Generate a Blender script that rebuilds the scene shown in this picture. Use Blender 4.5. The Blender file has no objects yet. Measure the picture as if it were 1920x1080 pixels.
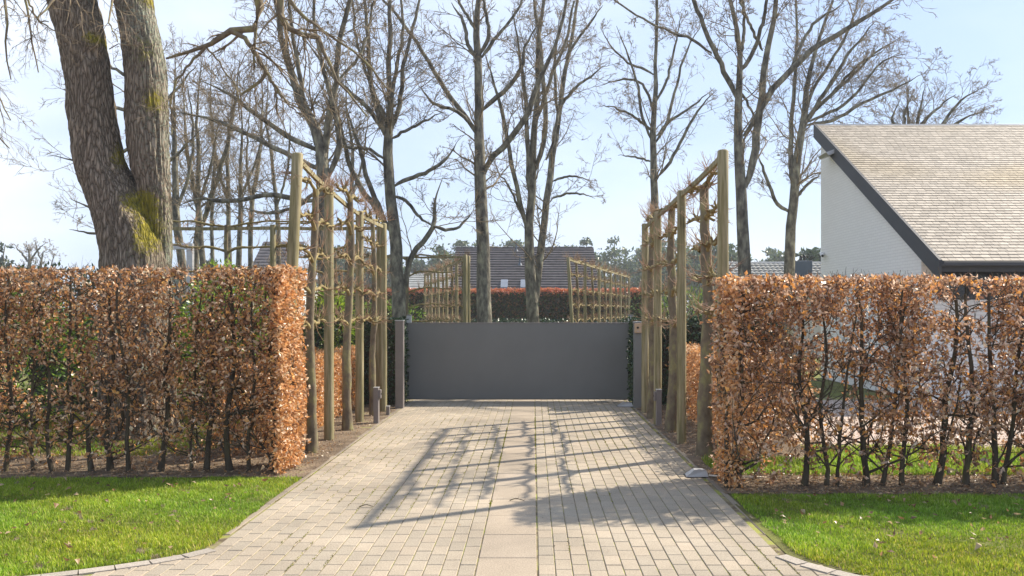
import bpy, math, random
import numpy as np
from mathutils import Vector

# ------------------------------------------------------------------ camera, world, sun
scn = bpy.context.scene
cam_d = bpy.data.cameras.new("camera"); cam = bpy.data.objects.new("camera", cam_d)
scn.collection.objects.link(cam); scn.camera = cam
F = 1580.0; CX, HY, CH = 1000.0, 582.0, 1.70
cam_d.sensor_width = 36.0; cam_d.lens = 36.0 * F / 1920
cam_d.shift_x = (960 - CX) / 1920; cam_d.shift_y = (HY - 540) / 1920
cam_d.clip_start = 0.1; cam_d.clip_end = 2000
cam.location = (0, 0, CH); cam.rotation_euler = (math.radians(90), 0, 0)

SUN_EL = math.radians(40.6); SUN_AZ = math.radians(59.1)      # azimuth from +Y towards +X
sd = Vector((math.sin(SUN_AZ) * math.cos(SUN_EL), math.cos(SUN_AZ) * math.cos(SUN_EL), math.sin(SUN_EL)))
sun_d = bpy.data.lights.new("sun", 'SUN'); sun_d.energy = 5.0; sun_d.angle = math.radians(0.9)
sun_d.color = (1.0, 0.90, 0.76)
sun = bpy.data.objects.new("sun", sun_d); scn.collection.objects.link(sun)
sun.rotation_euler = sd.to_track_quat('Z', 'Y').to_euler(); sun.location = (20, 10, 30)

w = bpy.data.worlds.new("World"); scn.world = w; w.use_nodes = True
nt = w.node_tree; nt.nodes.clear()
out = nt.nodes.new('ShaderNodeOutputWorld'); bg = nt.nodes.new('ShaderNodeBackground')
sky = nt.nodes.new('ShaderNodeTexSky'); sky.sky_type = 'NISHITA'; sky.sun_disc = False
sky.sun_elevation = SUN_EL; sky.sun_rotation = SUN_AZ; sky.air_density = 1.0; sky.dust_density = 1.0; sky.ozone_density = 2.0
tc = nt.nodes.new('ShaderNodeTexCoord')
mp = nt.nodes.new('ShaderNodeMapping'); mp.inputs['Scale'].default_value = (1.0, 1.0, 2.2)
mp.inputs['Location'].default_value = (0.35, 0.2, 0.1)
nz = nt.nodes.new('ShaderNodeTexNoise'); nz.inputs['Scale'].default_value = 1.9; nz.inputs['Detail'].default_value = 8
nz.inputs['Roughness'].default_value = 0.5
rmp = nt.nodes.new('ShaderNodeValToRGB'); rmp.color_ramp.elements[0].position = 0.38; rmp.color_ramp.elements[1].position = 0.62
sep = nt.nodes.new('ShaderNodeSeparateXYZ')
side = nt.nodes.new('ShaderNodeMapRange'); side.inputs['From Min'].default_value = -0.15; side.inputs['From Max'].default_value = -0.55
side.inputs['To Min'].default_value = 0.35; side.inputs['To Max'].default_value = 0.7
cadd = nt.nodes.new('ShaderNodeMath'); cadd.operation = 'MULTIPLY'; cadd.use_clamp = True
mixc = nt.nodes.new('ShaderNodeMix'); mixc.data_type = 'RGBA'
pale = nt.nodes.new('ShaderNodeMix'); pale.data_type = 'RGBA'; pale.inputs[0].default_value = 0.62
pale.inputs[7].default_value = (5.1, 6.7, 9.8, 1)          # thin milky air in front of the blue
mixc.inputs[7].default_value = (9.6, 10.1, 11.0, 1)
L = nt.links.new
L(tc.outputs['Generated'], mp.inputs['Vector']); L(mp.outputs[0], nz.inputs['Vector']); L(nz.outputs[0], rmp.inputs[0])
L(tc.outputs['Generated'], sep.inputs[0]); L(sep.outputs[0], side.inputs['Value'])
L(rmp.outputs[0], cadd.inputs[0]); L(side.outputs[0], cadd.inputs[1])
L(sky.outputs[0], pale.inputs[6]); L(pale.outputs[2], mixc.inputs[6]); L(cadd.outputs[0], mixc.inputs[0])
L(mixc.outputs[2], bg.inputs[0]); L(bg.outputs[0], out.inputs[0])
bg.inputs[1].default_value = 0.070
scn.view_settings.view_transform = 'Standard'; scn.view_settings.look = 'None'
scn.view_settings.exposure = 0.95; scn.view_settings.gamma = 1; scn.view_settings.use_curve_mapping = False
scn.render.engine = 'CYCLES'
scn.cycles.max_bounces = 6; scn.cycles.diffuse_bounces = 3; scn.cycles.glossy_bounces = 2
scn.cycles.transmission_bounces = 3; scn.cycles.transparent_max_bounces = 4; scn.cycles.volume_bounces = 0

def haze_box():
    m = bpy.data.materials.new('haze_air'); m.use_nodes = True; n = m.node_tree; n.nodes.clear()
    o = n.nodes.new('ShaderNodeOutputMaterial'); v = n.nodes.new('ShaderNodeVolumePrincipled'); v.inputs['Density'].default_value = 0.0009
    v.inputs['Color'].default_value = (.90, .95, 1.0, 1); v.inputs['Anisotropy'].default_value = 0.2; n.links.new(v.outputs[0], o.inputs['Volume'])
    me = bpy.data.meshes.new('haze'); x0, x1, y0, y1, z0, z1 = -650, 650, -80, 950, -1.2, 26
    me.from_pydata([(x, y, z) for z in (z0, z1) for y in (y0, y1) for x in (x0, x1)], [], [(0, 2, 3, 1), (4, 5, 7, 6), (0, 1, 5, 4), (2, 6, 7, 3), (0, 4, 6, 2), (1, 3, 7, 5)])
    me.materials.append(m); h = bpy.data.objects.new('haze', me); scn.collection.objects.link(h); h['kind'] = 'stuff'; h['label'] = 'thin blue haze in the distance'; h['category'] = 'haze'
haze_box()
R = np.random.default_rng(7); random.seed(7)

def at(px, py, Y):
    return np.array(((px - CX) * Y / F, Y, CH - (py - HY) * Y / F))

# ------------------------------------------------------------------ materials
def newmat(name):
    m = bpy.data.materials.new(name); m.use_nodes = True
    n = m.node_tree; b = n.nodes['Principled BSDF']
    return m, n, b
def node(n, t, **kw):
    x = n.nodes.new(t)
    for k, v in kw.items():
        if hasattr(x, k): setattr(x, k, v)
        else: x.inputs[k.replace('_', ' ')].default_value = v
    return x
def ramp(n, stops):
    r = n.nodes.new('ShaderNodeValToRGB'); e = r.color_ramp.elements
    while len(e) < len(stops): e.new(0.5)
    for i, (p, c) in enumerate(stops):
        e[i].position = p; e[i].color = (*c, 1) if len(c) == 3 else c
    return r
def coords(n, scale=(1, 1, 1), kind='Object'):
    t = n.nodes.new('ShaderNodeTexCoord'); m = n.nodes.new('ShaderNodeMapping'); m.inputs['Scale'].default_value = scale
    n.links.new(t.outputs[kind], m.inputs[0]); return m.outputs[0]
def noise_mat(name, stops, scale=8, stretch=(1, 1, 1), rough=0.85, bump=0.3, bdist=0.01, detail=8, scale2=None, spec=0.3, metal=0.0):
    m, n, b = newmat(name)
    c = coords(n, stretch)
    t = node(n, 'ShaderNodeTexNoise', Scale=scale, Detail=detail, Roughness=0.6); n.links.new(c, t.inputs['Vector'])
    r = ramp(n, stops); n.links.new(t.outputs[0], r.inputs[0]); n.links.new(r.outputs[0], b.inputs['Base Color'])
    b.inputs['Roughness'].default_value = rough; b.inputs['Specular IOR Level'].default_value = spec; b.inputs['Metallic'].default_value = metal
    if bump:
        t2 = node(n, 'ShaderNodeTexNoise', Scale=scale2 or scale * 3, Detail=6); n.links.new(c, t2.inputs['Vector'])
        bp = node(n, 'ShaderNodeBump', Strength=bump, Distance=bdist); n.links.new(t2.outputs[0], bp.inputs['Height'])
        n.links.new(bp.outputs[0], b.inputs['Normal'])
    return m
def col_mat(name, rough=0.7, trans=0.0, noise=0.0, nscale=20, spec=0.3, bump=0.0):
    """colour comes from the mesh's own colour attribute (one value per leaf, slate or stone)"""
    m, n, b = newmat(name)
    a = node(n, 'ShaderNodeAttribute', attribute_name='Col'); src = a.outputs['Color']
    if noise:
        t = node(n, 'ShaderNodeTexNoise', Scale=nscale, Detail=6); n.links.new(coords(n), t.inputs['Vector'])
        mr = node(n, 'ShaderNodeMapRange'); mr.inputs['To Min'].default_value = 1 - noise; mr.inputs['To Max'].default_value = 1 + noise
        mr.inputs['From Min'].default_value = 0.3; mr.inputs['From Max'].default_value = 0.7
        n.links.new(t.outputs[0], mr.inputs[0])
        mx = node(n, 'ShaderNodeVectorMath', operation='SCALE'); n.links.new(src, mx.inputs[0]); n.links.new(mr.outputs[0], mx.inputs['Scale'])
        src = mx.outputs[0]
        if name == 'paver':
            t3 = node(n, 'ShaderNodeTexNoise', Scale=0.9, Detail=7, Roughness=.62); n.links.new(coords(n), t3.inputs['Vector'])
            m3 = node(n, 'ShaderNodeMapRange'); m3.inputs['From Min'].default_value = 0.35; m3.inputs['From Max'].default_value = 0.65; m3.inputs['To Min'].default_value = .80; m3.inputs['To Max'].default_value = 1.10; n.links.new(t3.outputs[0], m3.inputs[0])
            x3 = node(n, 'ShaderNodeVectorMath', operation='SCALE'); n.links.new(src, x3.inputs[0]); n.links.new(m3.outputs[0], x3.inputs['Scale']); src = x3.outputs[0]
        if bump:
            bp = node(n, 'ShaderNodeBump', Strength=bump, Distance=0.004); n.links.new(t.outputs[0], bp.inputs['Height'])
            n.links.new(bp.outputs[0], b.inputs['Normal'])
    n.links.new(src, b.inputs['Base Color']); b.inputs['Roughness'].default_value = rough; b.inputs['Specular IOR Level'].default_value = spec
    if trans:
        tr = n.nodes.new('ShaderNodeBsdfTranslucent'); n.links.new(src, tr.inputs[0])
        ms = n.nodes.new('ShaderNodeMixShader'); ms.inputs[0].default_value = trans
        n.links.new(b.outputs[0], ms.inputs[1]); n.links.new(tr.outputs[0], ms.inputs[2])
        n.links.new(ms.outputs[0], n.nodes['Material Output'].inputs[0])
    return m

M = {}
M['leaf'] = col_mat('dry_leaf', 0.38, 0.38, spec=0.6)
M['green_leaf'] = col_mat('green_leaf', 0.4, 0.35, spec=0.5)
M['ivy_leaf'] = col_mat('ivy_leaf', 0.35, 0.12, spec=0.5)
M['grass'] = col_mat('grass_blade', 0.5, 0.45, spec=0.35)
M['paver'] = col_mat('paver', 0.9, 0, noise=0.22, nscale=90, spec=0.15, bump=0.5)
M['slate'] = col_mat('slate', 0.75, 0, noise=0.15, nscale=25, spec=0.3, bump=0.3)
M['twig'] = noise_mat('twig_bark', [(0.35, (.11, .082, .05)), (0.65, (.30, .235, .15))], 6, rough=0.8, bump=0)
M['twig_red'] = noise_mat('red_twig_bark', [(0.3, (.20, .10, .06)), (0.7, (.38, .26, .15))], 6, rough=0.6, bump=0)
M['bark_far'] = noise_mat('grey_bark', [(0.32, (.04, .036, .028)), (0.46, (.11, .10, .078)), (0.56, (.19, .175, .13)), (0.70, (.30, .29, .20))], 7, (1, 1, .45), 0.9, 1.0, 0.03)
M['bark_dark'] = noise_mat('dark_bark', [(0.25, (.03, .022, .015)), (0.55, (.07, .055, .035)), (0.8, (.13, .12, .05))], 9, (1, 1, .4), 0.9, 0.5, 0.01)
M['bark_esp'] = noise_mat('mottled_bark', [(0.25, (.07, .05, .035)), (0.5, (.16, .13, .085)), (0.62, (.22, .20, .09)), (0.8, (.33, .29, .18))], 9, (1, 1, .6), 0.85, 0.6, 0.01)
M['arm_esp'] = noise_mat('arm_bark', [(0.25, (.10, .07, .035)), (0.55, (.24, .19, .08)), (0.8, (.38, .32, .13))], 12, rough=0.85, bump=0.5)
M['wood'] = noise_mat('weathered_post_wood', [(0.28, (.09, .078, .037)), (0.45, (.205, .18, .088)), (0.58, (.29, .25, .145)), (0.75, (.40, .345, .23))], 5, (5, 5, .35), 0.8, 0.5, 0.006, scale2=22)
M['soil'] = noise_mat('soil', [(0.3, (.07, .047, .03)), (0.5, (.15, .11, .072)), (0.62, (.22, .165, .11)), (0.75, (.17, .18, .06))], 3.0, rough=0.95, bump=1.0, bdist=0.03, scale2=40)
M['turf'] = noise_mat('turf_soil', [(0.3, (.07, .055, .025)), (0.55, (.12, .13, .025)), (0.75, (.16, .18, .035))], 2.0, rough=0.95, bump=0.8, bdist=0.02, scale2=50)
M['joint'] = noise_mat('mossy_joint', [(0.4, (.10, .075, .045)), (0.5, (.20, .17, .09)), (0.6, (.23, .24, .05))], 5, rough=0.95, bump=0.5, scale2=70)
M['gravel'] = noise_mat('gravel', [(0.35, (.24, .17, .13)), (0.5, (.42, .33, .27)), (0.65, (.55, .46, .40))], 60, rough=0.9, bump=1.0, scale2=90)
M['road'] = noise_mat('brick_road', [(0.35, (.22, .13, .10)), (0.65, (.36, .24, .19))], 12, rough=0.9, bump=0.5)
M['edge'] = noise_mat('edge_concrete', [(0.3, (.20, .17, .13)), (0.7, (.36, .32, .26))], 20, rough=0.9, bump=0.5)
M['gate'] = noise_mat('grey_gate_paint', [(0.3, (.155, .158, .150)), (0.7, (.173, .176, .167))], 1.5, rough=0.45, bump=0.05, scale2=220)
M['metal'] = noise_mat('grey_brown_coated_metal', [(0.3, (.17, .15, .145)), (0.7, (.21, .19, .18))], 4, rough=0.45, bump=0)
M['alu'] = noise_mat('pale_metal', [(0.3, (.38, .38, .38)), (0.7, (.48, .48, .47))], 6, rough=0.4, bump=0, metal=0.4)
M['black'] = noise_mat('black_plastic', [(0.3, (.012, .012, .013)), (0.7, (.02, .02, .02))], 4, rough=0.4, bump=0)
M['brass'] = noise_mat('brushed_copper_plate', [(0.3, (.42, .30, .19)), (0.7, (.5, .36, .24))], 9, rough=0.45, bump=0)
M['fascia'] = noise_mat('anthracite_fascia', [(0.3, (.045, .048, .055)), (0.7, (.055, .058, .066))], 2, rough=0.6, bump=0.02)
M['glass'] = noise_mat('dark_window_glass', [(0.3, (.012, .012, .014)), (0.7, (.018, .018, .02))], 2, rough=0.15, bump=0, spec=0.5)
M['white'] = noise_mat('white_plastic', [(0.3, (.6, .6, .58)), (0.7, (.68, .68, .66))], 5, rough=0.5, bump=0)
M['skylight'] = noise_mat('skylight_glass', [(0.3, (.16, .18, .21)), (0.7, (.2, .22, .25))], 2, rough=0.1, bump=0, spec=0.8)
M['roof_brown'] = noise_mat('brown_tile', [(0.3, (.055, .048, .050)), (0.7, (.11, .098, .100))], 3, rough=0.55, bump=0.2)
M['roof_grey'] = noise_mat('grey_pantile', [(0.3, (.15, .15, .14)), (0.7, (.28, .28, .26))], 3, rough=0.5, bump=0.2)
M['wall_far'] = noise_mat('rendered_wall', [(0.3, (.45, .42, .38)), (0.7, (.55, .52, .47))], 3, rough=0.9, bump=0.1)
M['zinc'] = noise_mat('blue_grey_zinc', [(0.3, (.055, .075, .105)), (0.7, (.075, .10, .13))], 2, rough=0.5, bump=0.05)
M['cable'] = noise_mat('pale_cable', [(0.3, (.45, .40, .33)), (0.7, (.55, .5, .42))], 5, rough=0.6, bump=0)

def brick_mat():
    m, n, b = newmat('white_painted_brick')
    t = n.nodes.new('ShaderNodeTexCoord'); s = n.nodes.new('ShaderNodeSeparateXYZ'); cmb = n.nodes.new('ShaderNodeCombineXYZ')
    ad = node(n, 'ShaderNodeMath', operation='ADD')
    n.links.new(t.outputs['Object'], s.inputs[0]); n.links.new(s.outputs[0], ad.inputs[0]); n.links.new(s.outputs[1], ad.inputs[1])
    n.links.new(ad.outputs[0], cmb.inputs[0]); n.links.new(s.outputs[2], cmb.inputs[1])
    br = node(n, 'ShaderNodeTexBrick', Scale=1.0); n.links.new(cmb.outputs[0], br.inputs['Vector'])
    br.inputs['Brick Width'].default_value = 0.22; br.inputs['Row Height'].default_value = 0.062; br.inputs['Mortar Size'].default_value = 0.006
    br.inputs['Color1'].default_value = (.88, .86, .82, 1); br.inputs['Color2'].default_value = (.85, .83, .79, 1); br.inputs['Mortar'].default_value = (.76, .74, .71, 1)
    br.inputs['Mortar Smooth'].default_value = 0.4
    nz = node(n, 'ShaderNodeTexNoise', Scale=30.0, Detail=5); n.links.new(cmb.outputs[0], nz.inputs['Vector'])
    mx = node(n, 'ShaderNodeMath', operation='MULTIPLY_ADD'); n.links.new(nz.outputs[0], mx.inputs[0]); mx.inputs[1].default_value = 0.4
    inv = node(n, 'ShaderNodeMath', operation='SUBTRACT'); inv.inputs[0].default_value = 1; n.links.new(br.outputs['Fac'], inv.inputs[1]); n.links.new(inv.outputs[0], mx.inputs[2])
    bp = node(n, 'ShaderNodeBump', Strength=0.8, Distance=0.008); n.links.new(mx.outputs[0], bp.inputs['Height'])
    n.links.new(br.outputs['Color'], b.inputs['Base Color']); n.links.new(bp.outputs[0], b.inputs['Normal']); b.inputs['Roughness'].default_value = 0.7
    return m
M['brick'] = brick_mat()

def big_bark_mat():
    m, n, b = newmat('furrowed_bark')
    c = coords(n, (1, 1, 0.2))
    v = node(n, 'ShaderNodeTexVoronoi', Scale=24.0); v.feature = 'DISTANCE_TO_EDGE'
    nz = node(n, 'ShaderNodeTexNoise', Scale=7.0, Detail=6); n.links.new(c, nz.inputs['Vector'])
    ad = node(n, 'ShaderNodeVectorMath', operation='MULTIPLY_ADD'); n.links.new(nz.outputs['Color'], ad.inputs[0]); ad.inputs[1].default_value = (.16, .16, .16); n.links.new(c, ad.inputs[2])
    n.links.new(ad.outputs[0], v.inputs['Vector'])
    n2 = node(n, 'ShaderNodeTexNoise', Scale=30.0, Detail=8, Roughness=0.7); n.links.new(c, n2.inputs['Vector'])
    r1 = ramp(n, [(0.0, (.085, .066, .048)), (0.1, (.22, .18, .135)), (0.4, (.37, .31, .24))]); n.links.new(v.outputs[0], r1.inputs[0])
    r2 = ramp(n, [(0.3, (.5, .5, .5)), (0.7, (1.3, 1.3, 1.3))]); n.links.new(n2.outputs[0], r2.inputs[0])
    mul = node(n, 'ShaderNodeMix', data_type='RGBA', blend_type='MULTIPLY'); mul.inputs[0].default_value = 0.8
    n.links.new(r1.outputs[0], mul.inputs[6]); n.links.new(r2.outputs[0], mul.inputs[7])
    # grey-green lichen flecks and moss where the mesh's own moss mask says so
    ln = node(n, 'ShaderNodeTexNoise', Scale=30.0, Detail=9, Roughness=.7); n.links.new(coords(n), ln.inputs['Vector'])
    a = node(n, 'ShaderNodeAttribute', attribute_name='moss'); sp = n.nodes.new('ShaderNodeSeparateColor'); n.links.new(a.outputs['Color'], sp.inputs[0])
    def mask(src, k):
        s1 = node(n, 'ShaderNodeMath', operation='MULTIPLY_ADD'); n.links.new(src, s1.inputs[0]); s1.inputs[1].default_value = k
        n.links.new(ln.outputs[0], s1.inputs[2])
        mr = node(n, 'ShaderNodeMapRange'); mr.inputs['From Min'].default_value = 0.66; mr.inputs['From Max'].default_value = 0.86; n.links.new(s1.outputs[0], mr.inputs[0]); return mr.outputs[0]
    m1 = node(n, 'ShaderNodeMix', data_type='RGBA'); n.links.new(mask(sp.outputs[1], 0.26), m1.inputs[0]); n.links.new(mul.outputs[2], m1.inputs[6]); m1.inputs[7].default_value = (.25, .29, .23, 1)
    mcol = ramp(n, [(0.35, (.07, .07, .012)), (0.62, (.34, .29, .035))]); n.links.new(n2.outputs[0], mcol.inputs[0])
    m2 = node(n, 'ShaderNodeMix', data_type='RGBA'); n.links.new(mask(sp.outputs[0], 0.42), m2.inputs[0]); n.links.new(m1.outputs[2], m2.inputs[6]); n.links.new(mcol.outputs[0], m2.inputs[7])
    n.links.new(m2.outputs[2], b.inputs['Base Color']); b.inputs['Roughness'].default_value = 0.95; b.inputs['Specular IOR Level'].default_value = 0.15
    h = node(n, 'ShaderNodeMath', operation='MULTIPLY_ADD'); n.links.new(n2.outputs[0], h.inputs[0]); h.inputs[1].default_value = 0.35
    mn = node(n, 'ShaderNodeMath', operation='MINIMUM'); n.links.new(v.outputs[0], mn.inputs[0]); mn.inputs[1].default_value = 0.3; n.links.new(mn.outputs[0], h.inputs[2])
    bp = node(n, 'ShaderNodeBump', Strength=1.0, Distance=0.07); n.links.new(h.outputs[0], bp.inputs['Height']); n.links.new(bp.outputs[0], b.inputs['Normal'])
    return m
M['bark'] = big_bark_mat()

# ------------------------------------------------------------------ object helpers
COL = scn.collection
def tag(o, label=None, cat=None, group=None, kind=None):
    if label: o['label'] = label
    if cat: o['category'] = cat
    if group: o['group'] = group
    if kind: o['kind'] = kind
    return o
def thing(name, label, cat, loc=(0, 0, 0), group=None):
    o = bpy.data.objects.new(name, None); COL.objects.link(o); o.location = tuple(float(v) for v in loc)
    o.empty_display_size = 0.1
    return tag(o, label, cat, group)
def root_loc(p):
    l = Vector((0, 0, 0))
    while p is not None: l += p.location; p = p.parent
    return l
def mesh(name, V, faces, mat, parent=None, col=None, smooth=False, attrs=None):
    """V (N,3) world coordinates; faces list of (k,m) index arrays"""
    V = np.asarray(V, dtype=np.float64).copy()
    if parent is not None: V -= np.array(root_loc(parent))
    me = bpy.data.meshes.new(name)
    fl = [np.asarray(f, dtype=np.int32) for f in (faces if isinstance(faces, list) else [faces]) if len(f)]
    nl = sum(f.size for f in fl); nf = sum(len(f) for f in fl)
    me.vertices.add(len(V)); me.vertices.foreach_set('co', V.astype(np.float32).ravel())
    me.loops.add(nl); me.polygons.add(nf)
    me.loops.foreach_set('vertex_index', np.concatenate([f.ravel() for f in fl]))
    tot = np.concatenate([np.full(len(f), f.shape[1], dtype=np.int32) for f in fl])
    me.polygons.foreach_set('loop_start', np.concatenate([[0], np.cumsum(tot)[:-1]]).astype(np.int32))
    me.polygons.foreach_set('use_smooth', np.full(nf, bool(smooth)))
    me.update(calc_edges=True)
    if col is not None:
        a = me.color_attributes.new('Col', 'FLOAT_COLOR', 'POINT')
        c = np.ones((len(V), 4), dtype=np.float32); c[:, :3] = col; a.data.foreach_set('color', c.ravel())
    for k, v in (attrs or {}).items():
        a = me.color_attributes.new(k, 'FLOAT_COLOR', 'POINT')
        c = np.ones((len(V), 4), dtype=np.float32); c[:, :3] = v; a.data.foreach_set('color', c.ravel())
    me.materials.append(mat)
    o = bpy.data.objects.new(name, me); COL.objects.link(o)
    if parent is not None: o.parent = parent
    return o
class MB:
    """collects solid pieces into one mesh"""
    def __init__(s): s.v = []; s.f = {}; s.n = 0
    def add(s, V, F_):
        V = np.asarray(V, float); s.v.append(V)
        for f in F_: s.f.setdefault(len(f), []).append([i + s.n for i in f])
        s.n += len(V); return s
    def box(s, x0, x1, y0, y1, z0, z1, b=0.0):
        if b <= 0:
            V = [(x, y, z) for z in (z0, z1) for y in (y0, y1) for x in (x0, x1)]
            return s.add(V, [(0, 2, 3, 1), (4, 5, 7, 6), (0, 1, 5, 4), (2, 6, 7, 3), (0, 4, 6, 2), (1, 3, 7, 5)])
        cx, cy, cz = (x0 + x1) / 2, (y0 + y1) / 2, (z0 + z1) / 2
        hx, hy, hz = (x1 - x0) / 2, (y1 - y0) / 2, (z1 - z0) / 2; b = min(b, hx * .9, hy * .9, hz * .9)
        V = []
        idx = {}
        for sx in (-1, 1):
            for sy in (-1, 1):
                for sz in (-1, 1):
                    for ax in range(3):
                        h = [hx - b, hy - b, hz - b]; h[ax] += b
                        idx[(sx, sy, sz, ax)] = len(V); V.append((cx + sx * h[0], cy + sy * h[1], cz + sz * h[2]))
        Fs = []
        for ax in range(3):
            o = [a for a in range(3) if a != ax]
            for sg in (-1, 1):
                q = []
                for (a, c) in ((-1, -1), (1, -1), (1, 1), (-1, 1)):
                    k = [0, 0, 0]; k[ax] = sg; k[o[0]] = a; k[o[1]] = c; q.append(idx[(*k, ax)])
                if (sg > 0) == (ax == 1): q = q[::-1]
                Fs.append(tuple(q))
        for a1 in range(3):
            for a2 in range(a1 + 1, 3):
                a3 = 3 - a1 - a2
                for s1 in (-1, 1):
                    for s2 in (-1, 1):
                        k0 = [0, 0, 0]; k0[a1] = s1; k0[a2] = s2; k1 = list(k0); k0[a3] = -1; k1[a3] = 1
                        q = (idx[(*k0, a1)], idx[(*k1, a1)], idx[(*k1, a2)], idx[(*k0, a2)])
                        Fs.append(q)
        for sx in (-1, 1):
            for sy in (-1, 1):
                for sz in (-1, 1):
                    Fs.append(tuple(idx[(sx, sy, sz, ax)] for ax in range(3)))
        return s.add(V, Fs)
    def cyl(s, p0, p1, r0, r1=None, n=16, dome=0.0):
        r1 = r0 if r1 is None else r1
        p0, p1 = np.array(p0, float), np.array(p1, float); t = p1 - p0; t /= np.linalg.norm(t)
        u = np.cross(t, (0, 1, 0) if abs(t[1]) < .9 else (1, 0, 0)); u /= np.linalg.norm(u); v = np.cross(t, u)
        rings = [(p0, r0), (p1, r1)]
        if dome: rings += [(p1 + t * dome * .6, r1 * .8), (p1 + t * dome, r1 * .35)]
        V = []
        for c, r in rings:
            for i in range(n):
                a = 2 * math.pi * i / n; V.append(c + (u * math.cos(a) + v * math.sin(a)) * r)
        Fs = []
        for k in range(len(rings) - 1):
            for i in range(n):
                j = (i + 1) % n; Fs.append((k * n + i, k * n + j, (k + 1) * n + j, (k + 1) * n + i))
        Fs.append(tuple(range(n))[::-1]); Fs.append(tuple(range((len(rings) - 1) * n, len(rings) * n)))
        return s.add(V, Fs)
    def build(s, name, mat, parent=None, smooth=False):
        o = mesh(name, np.concatenate(s.v), [np.array(f) for f in s.f.values()], mat, parent)
        me = o.data; me.validate(); 
        import bmesh as _b
        bm = _b.new(); bm.from_mesh(me); _b.ops.recalc_face_normals(bm, faces=bm.faces); bm.to_mesh(me); bm.free()
        if smooth:
            for p in me.polygons: p.use_smooth = len(p.vertices) == 4
        return o

# ---- tubes, vectorised
class Tubes:
    def __init__(s): s.b = {}
    def add(s, P, Rr, sides):
        P = np.asarray(P, float); Rr = np.asarray(Rr, float)
        if P.ndim == 2: P = P[None]; Rr = Rr[None]
        if len(P): s.b.setdefault((P.shape[1], sides), []).append((P, Rr))
    def geo(s):
        Vs, Fs, off = [], [], 0
        for (n, k), lst in s.b.items():
            P = np.concatenate([a for a, _ in lst]); Rr = np.concatenate([b for _, b in lst]); B = len(P)
            T = np.empty_like(P); T[:, 1:-1] = P[:, 2:] - P[:, :-2]; T[:, 0] = P[:, 1] - P[:, 0]; T[:, -1] = P[:, -1] - P[:, -2]
            T /= np.linalg.norm(T, axis=2, keepdims=True) + 1e-9
            m = T.mean(1); ref = np.where(np.abs(m[:, 2:3]) > 0.6, np.array([[1., 0.1, 0]]), np.array([[0.1, 0, 1.]]))[:, None]
            U = ref - (ref * T).sum(2, keepdims=True) * T; U /= np.linalg.norm(U, axis=2, keepdims=True) + 1e-9
            W = np.cross(T, U)
            a = np.arange(k) * 2 * np.pi / k
            ring = P[:, :, None] + Rr[:, :, None, None] * (U[:, :, None] * np.cos(a)[None, None, :, None] + W[:, :, None] * np.sin(a)[None, None, :, None])
            Vs.append(ring.reshape(-1, 3))
            i = np.arange(n - 1)[:, None] * k; j = np.arange(k)[None]; jn = (j + 1) % k
            q = np.stack([i + j, i + jn, i + k + jn, i + k + j], -1).reshape(-1, 4)
            Fs.append((q[None] + (np.arange(B) * n * k)[:, None, None]).reshape(-1, 4) + off); off += B * n * k
        return np.concatenate(Vs), np.concatenate(Fs)
    def build(s, name, mat, parent=None):
        V, F_ = s.geo(); return mesh(name, V, F_, mat, parent, smooth=True)

def resample(pts, n, jitter=0.0, rng=R):
    """smooth an (m,c) polyline by Catmull-Rom to n points"""
    pts = np.asarray(pts, float); m = len(pts)
    if m == 2: t = np.linspace(0, 1, n)[:, None]; o = pts[0] * (1 - t) + pts[1] * t
    else:
        d = np.r_[0, np.cumsum(np.linalg.norm(np.diff(pts[:, :3], axis=0), axis=1))]; d /= d[-1]
        q = np.linspace(0, 1, n); i = np.clip(np.searchsorted(d, q, side='right') - 1, 0, m - 2)
        t = ((q - d[i]) / (d[i + 1] - d[i] + 1e-9))[:, None]
        e = np.vstack([2 * pts[0] - pts[1], pts, 2 * pts[-1] - pts[-2]])
        a, b, c, f = e[i], e[i + 1], e[i + 2], e[i + 3]
        o = 0.5 * (2 * b + (c - a) * t + (2 * a - 5 * b + 4 * c - f) * t ** 2 + (3 * b - a - 3 * c + f) * t ** 3)
    if jitter: o[1:-1, :3] += rng.normal(0, jitter, (n - 2, 3))
    return o

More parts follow.
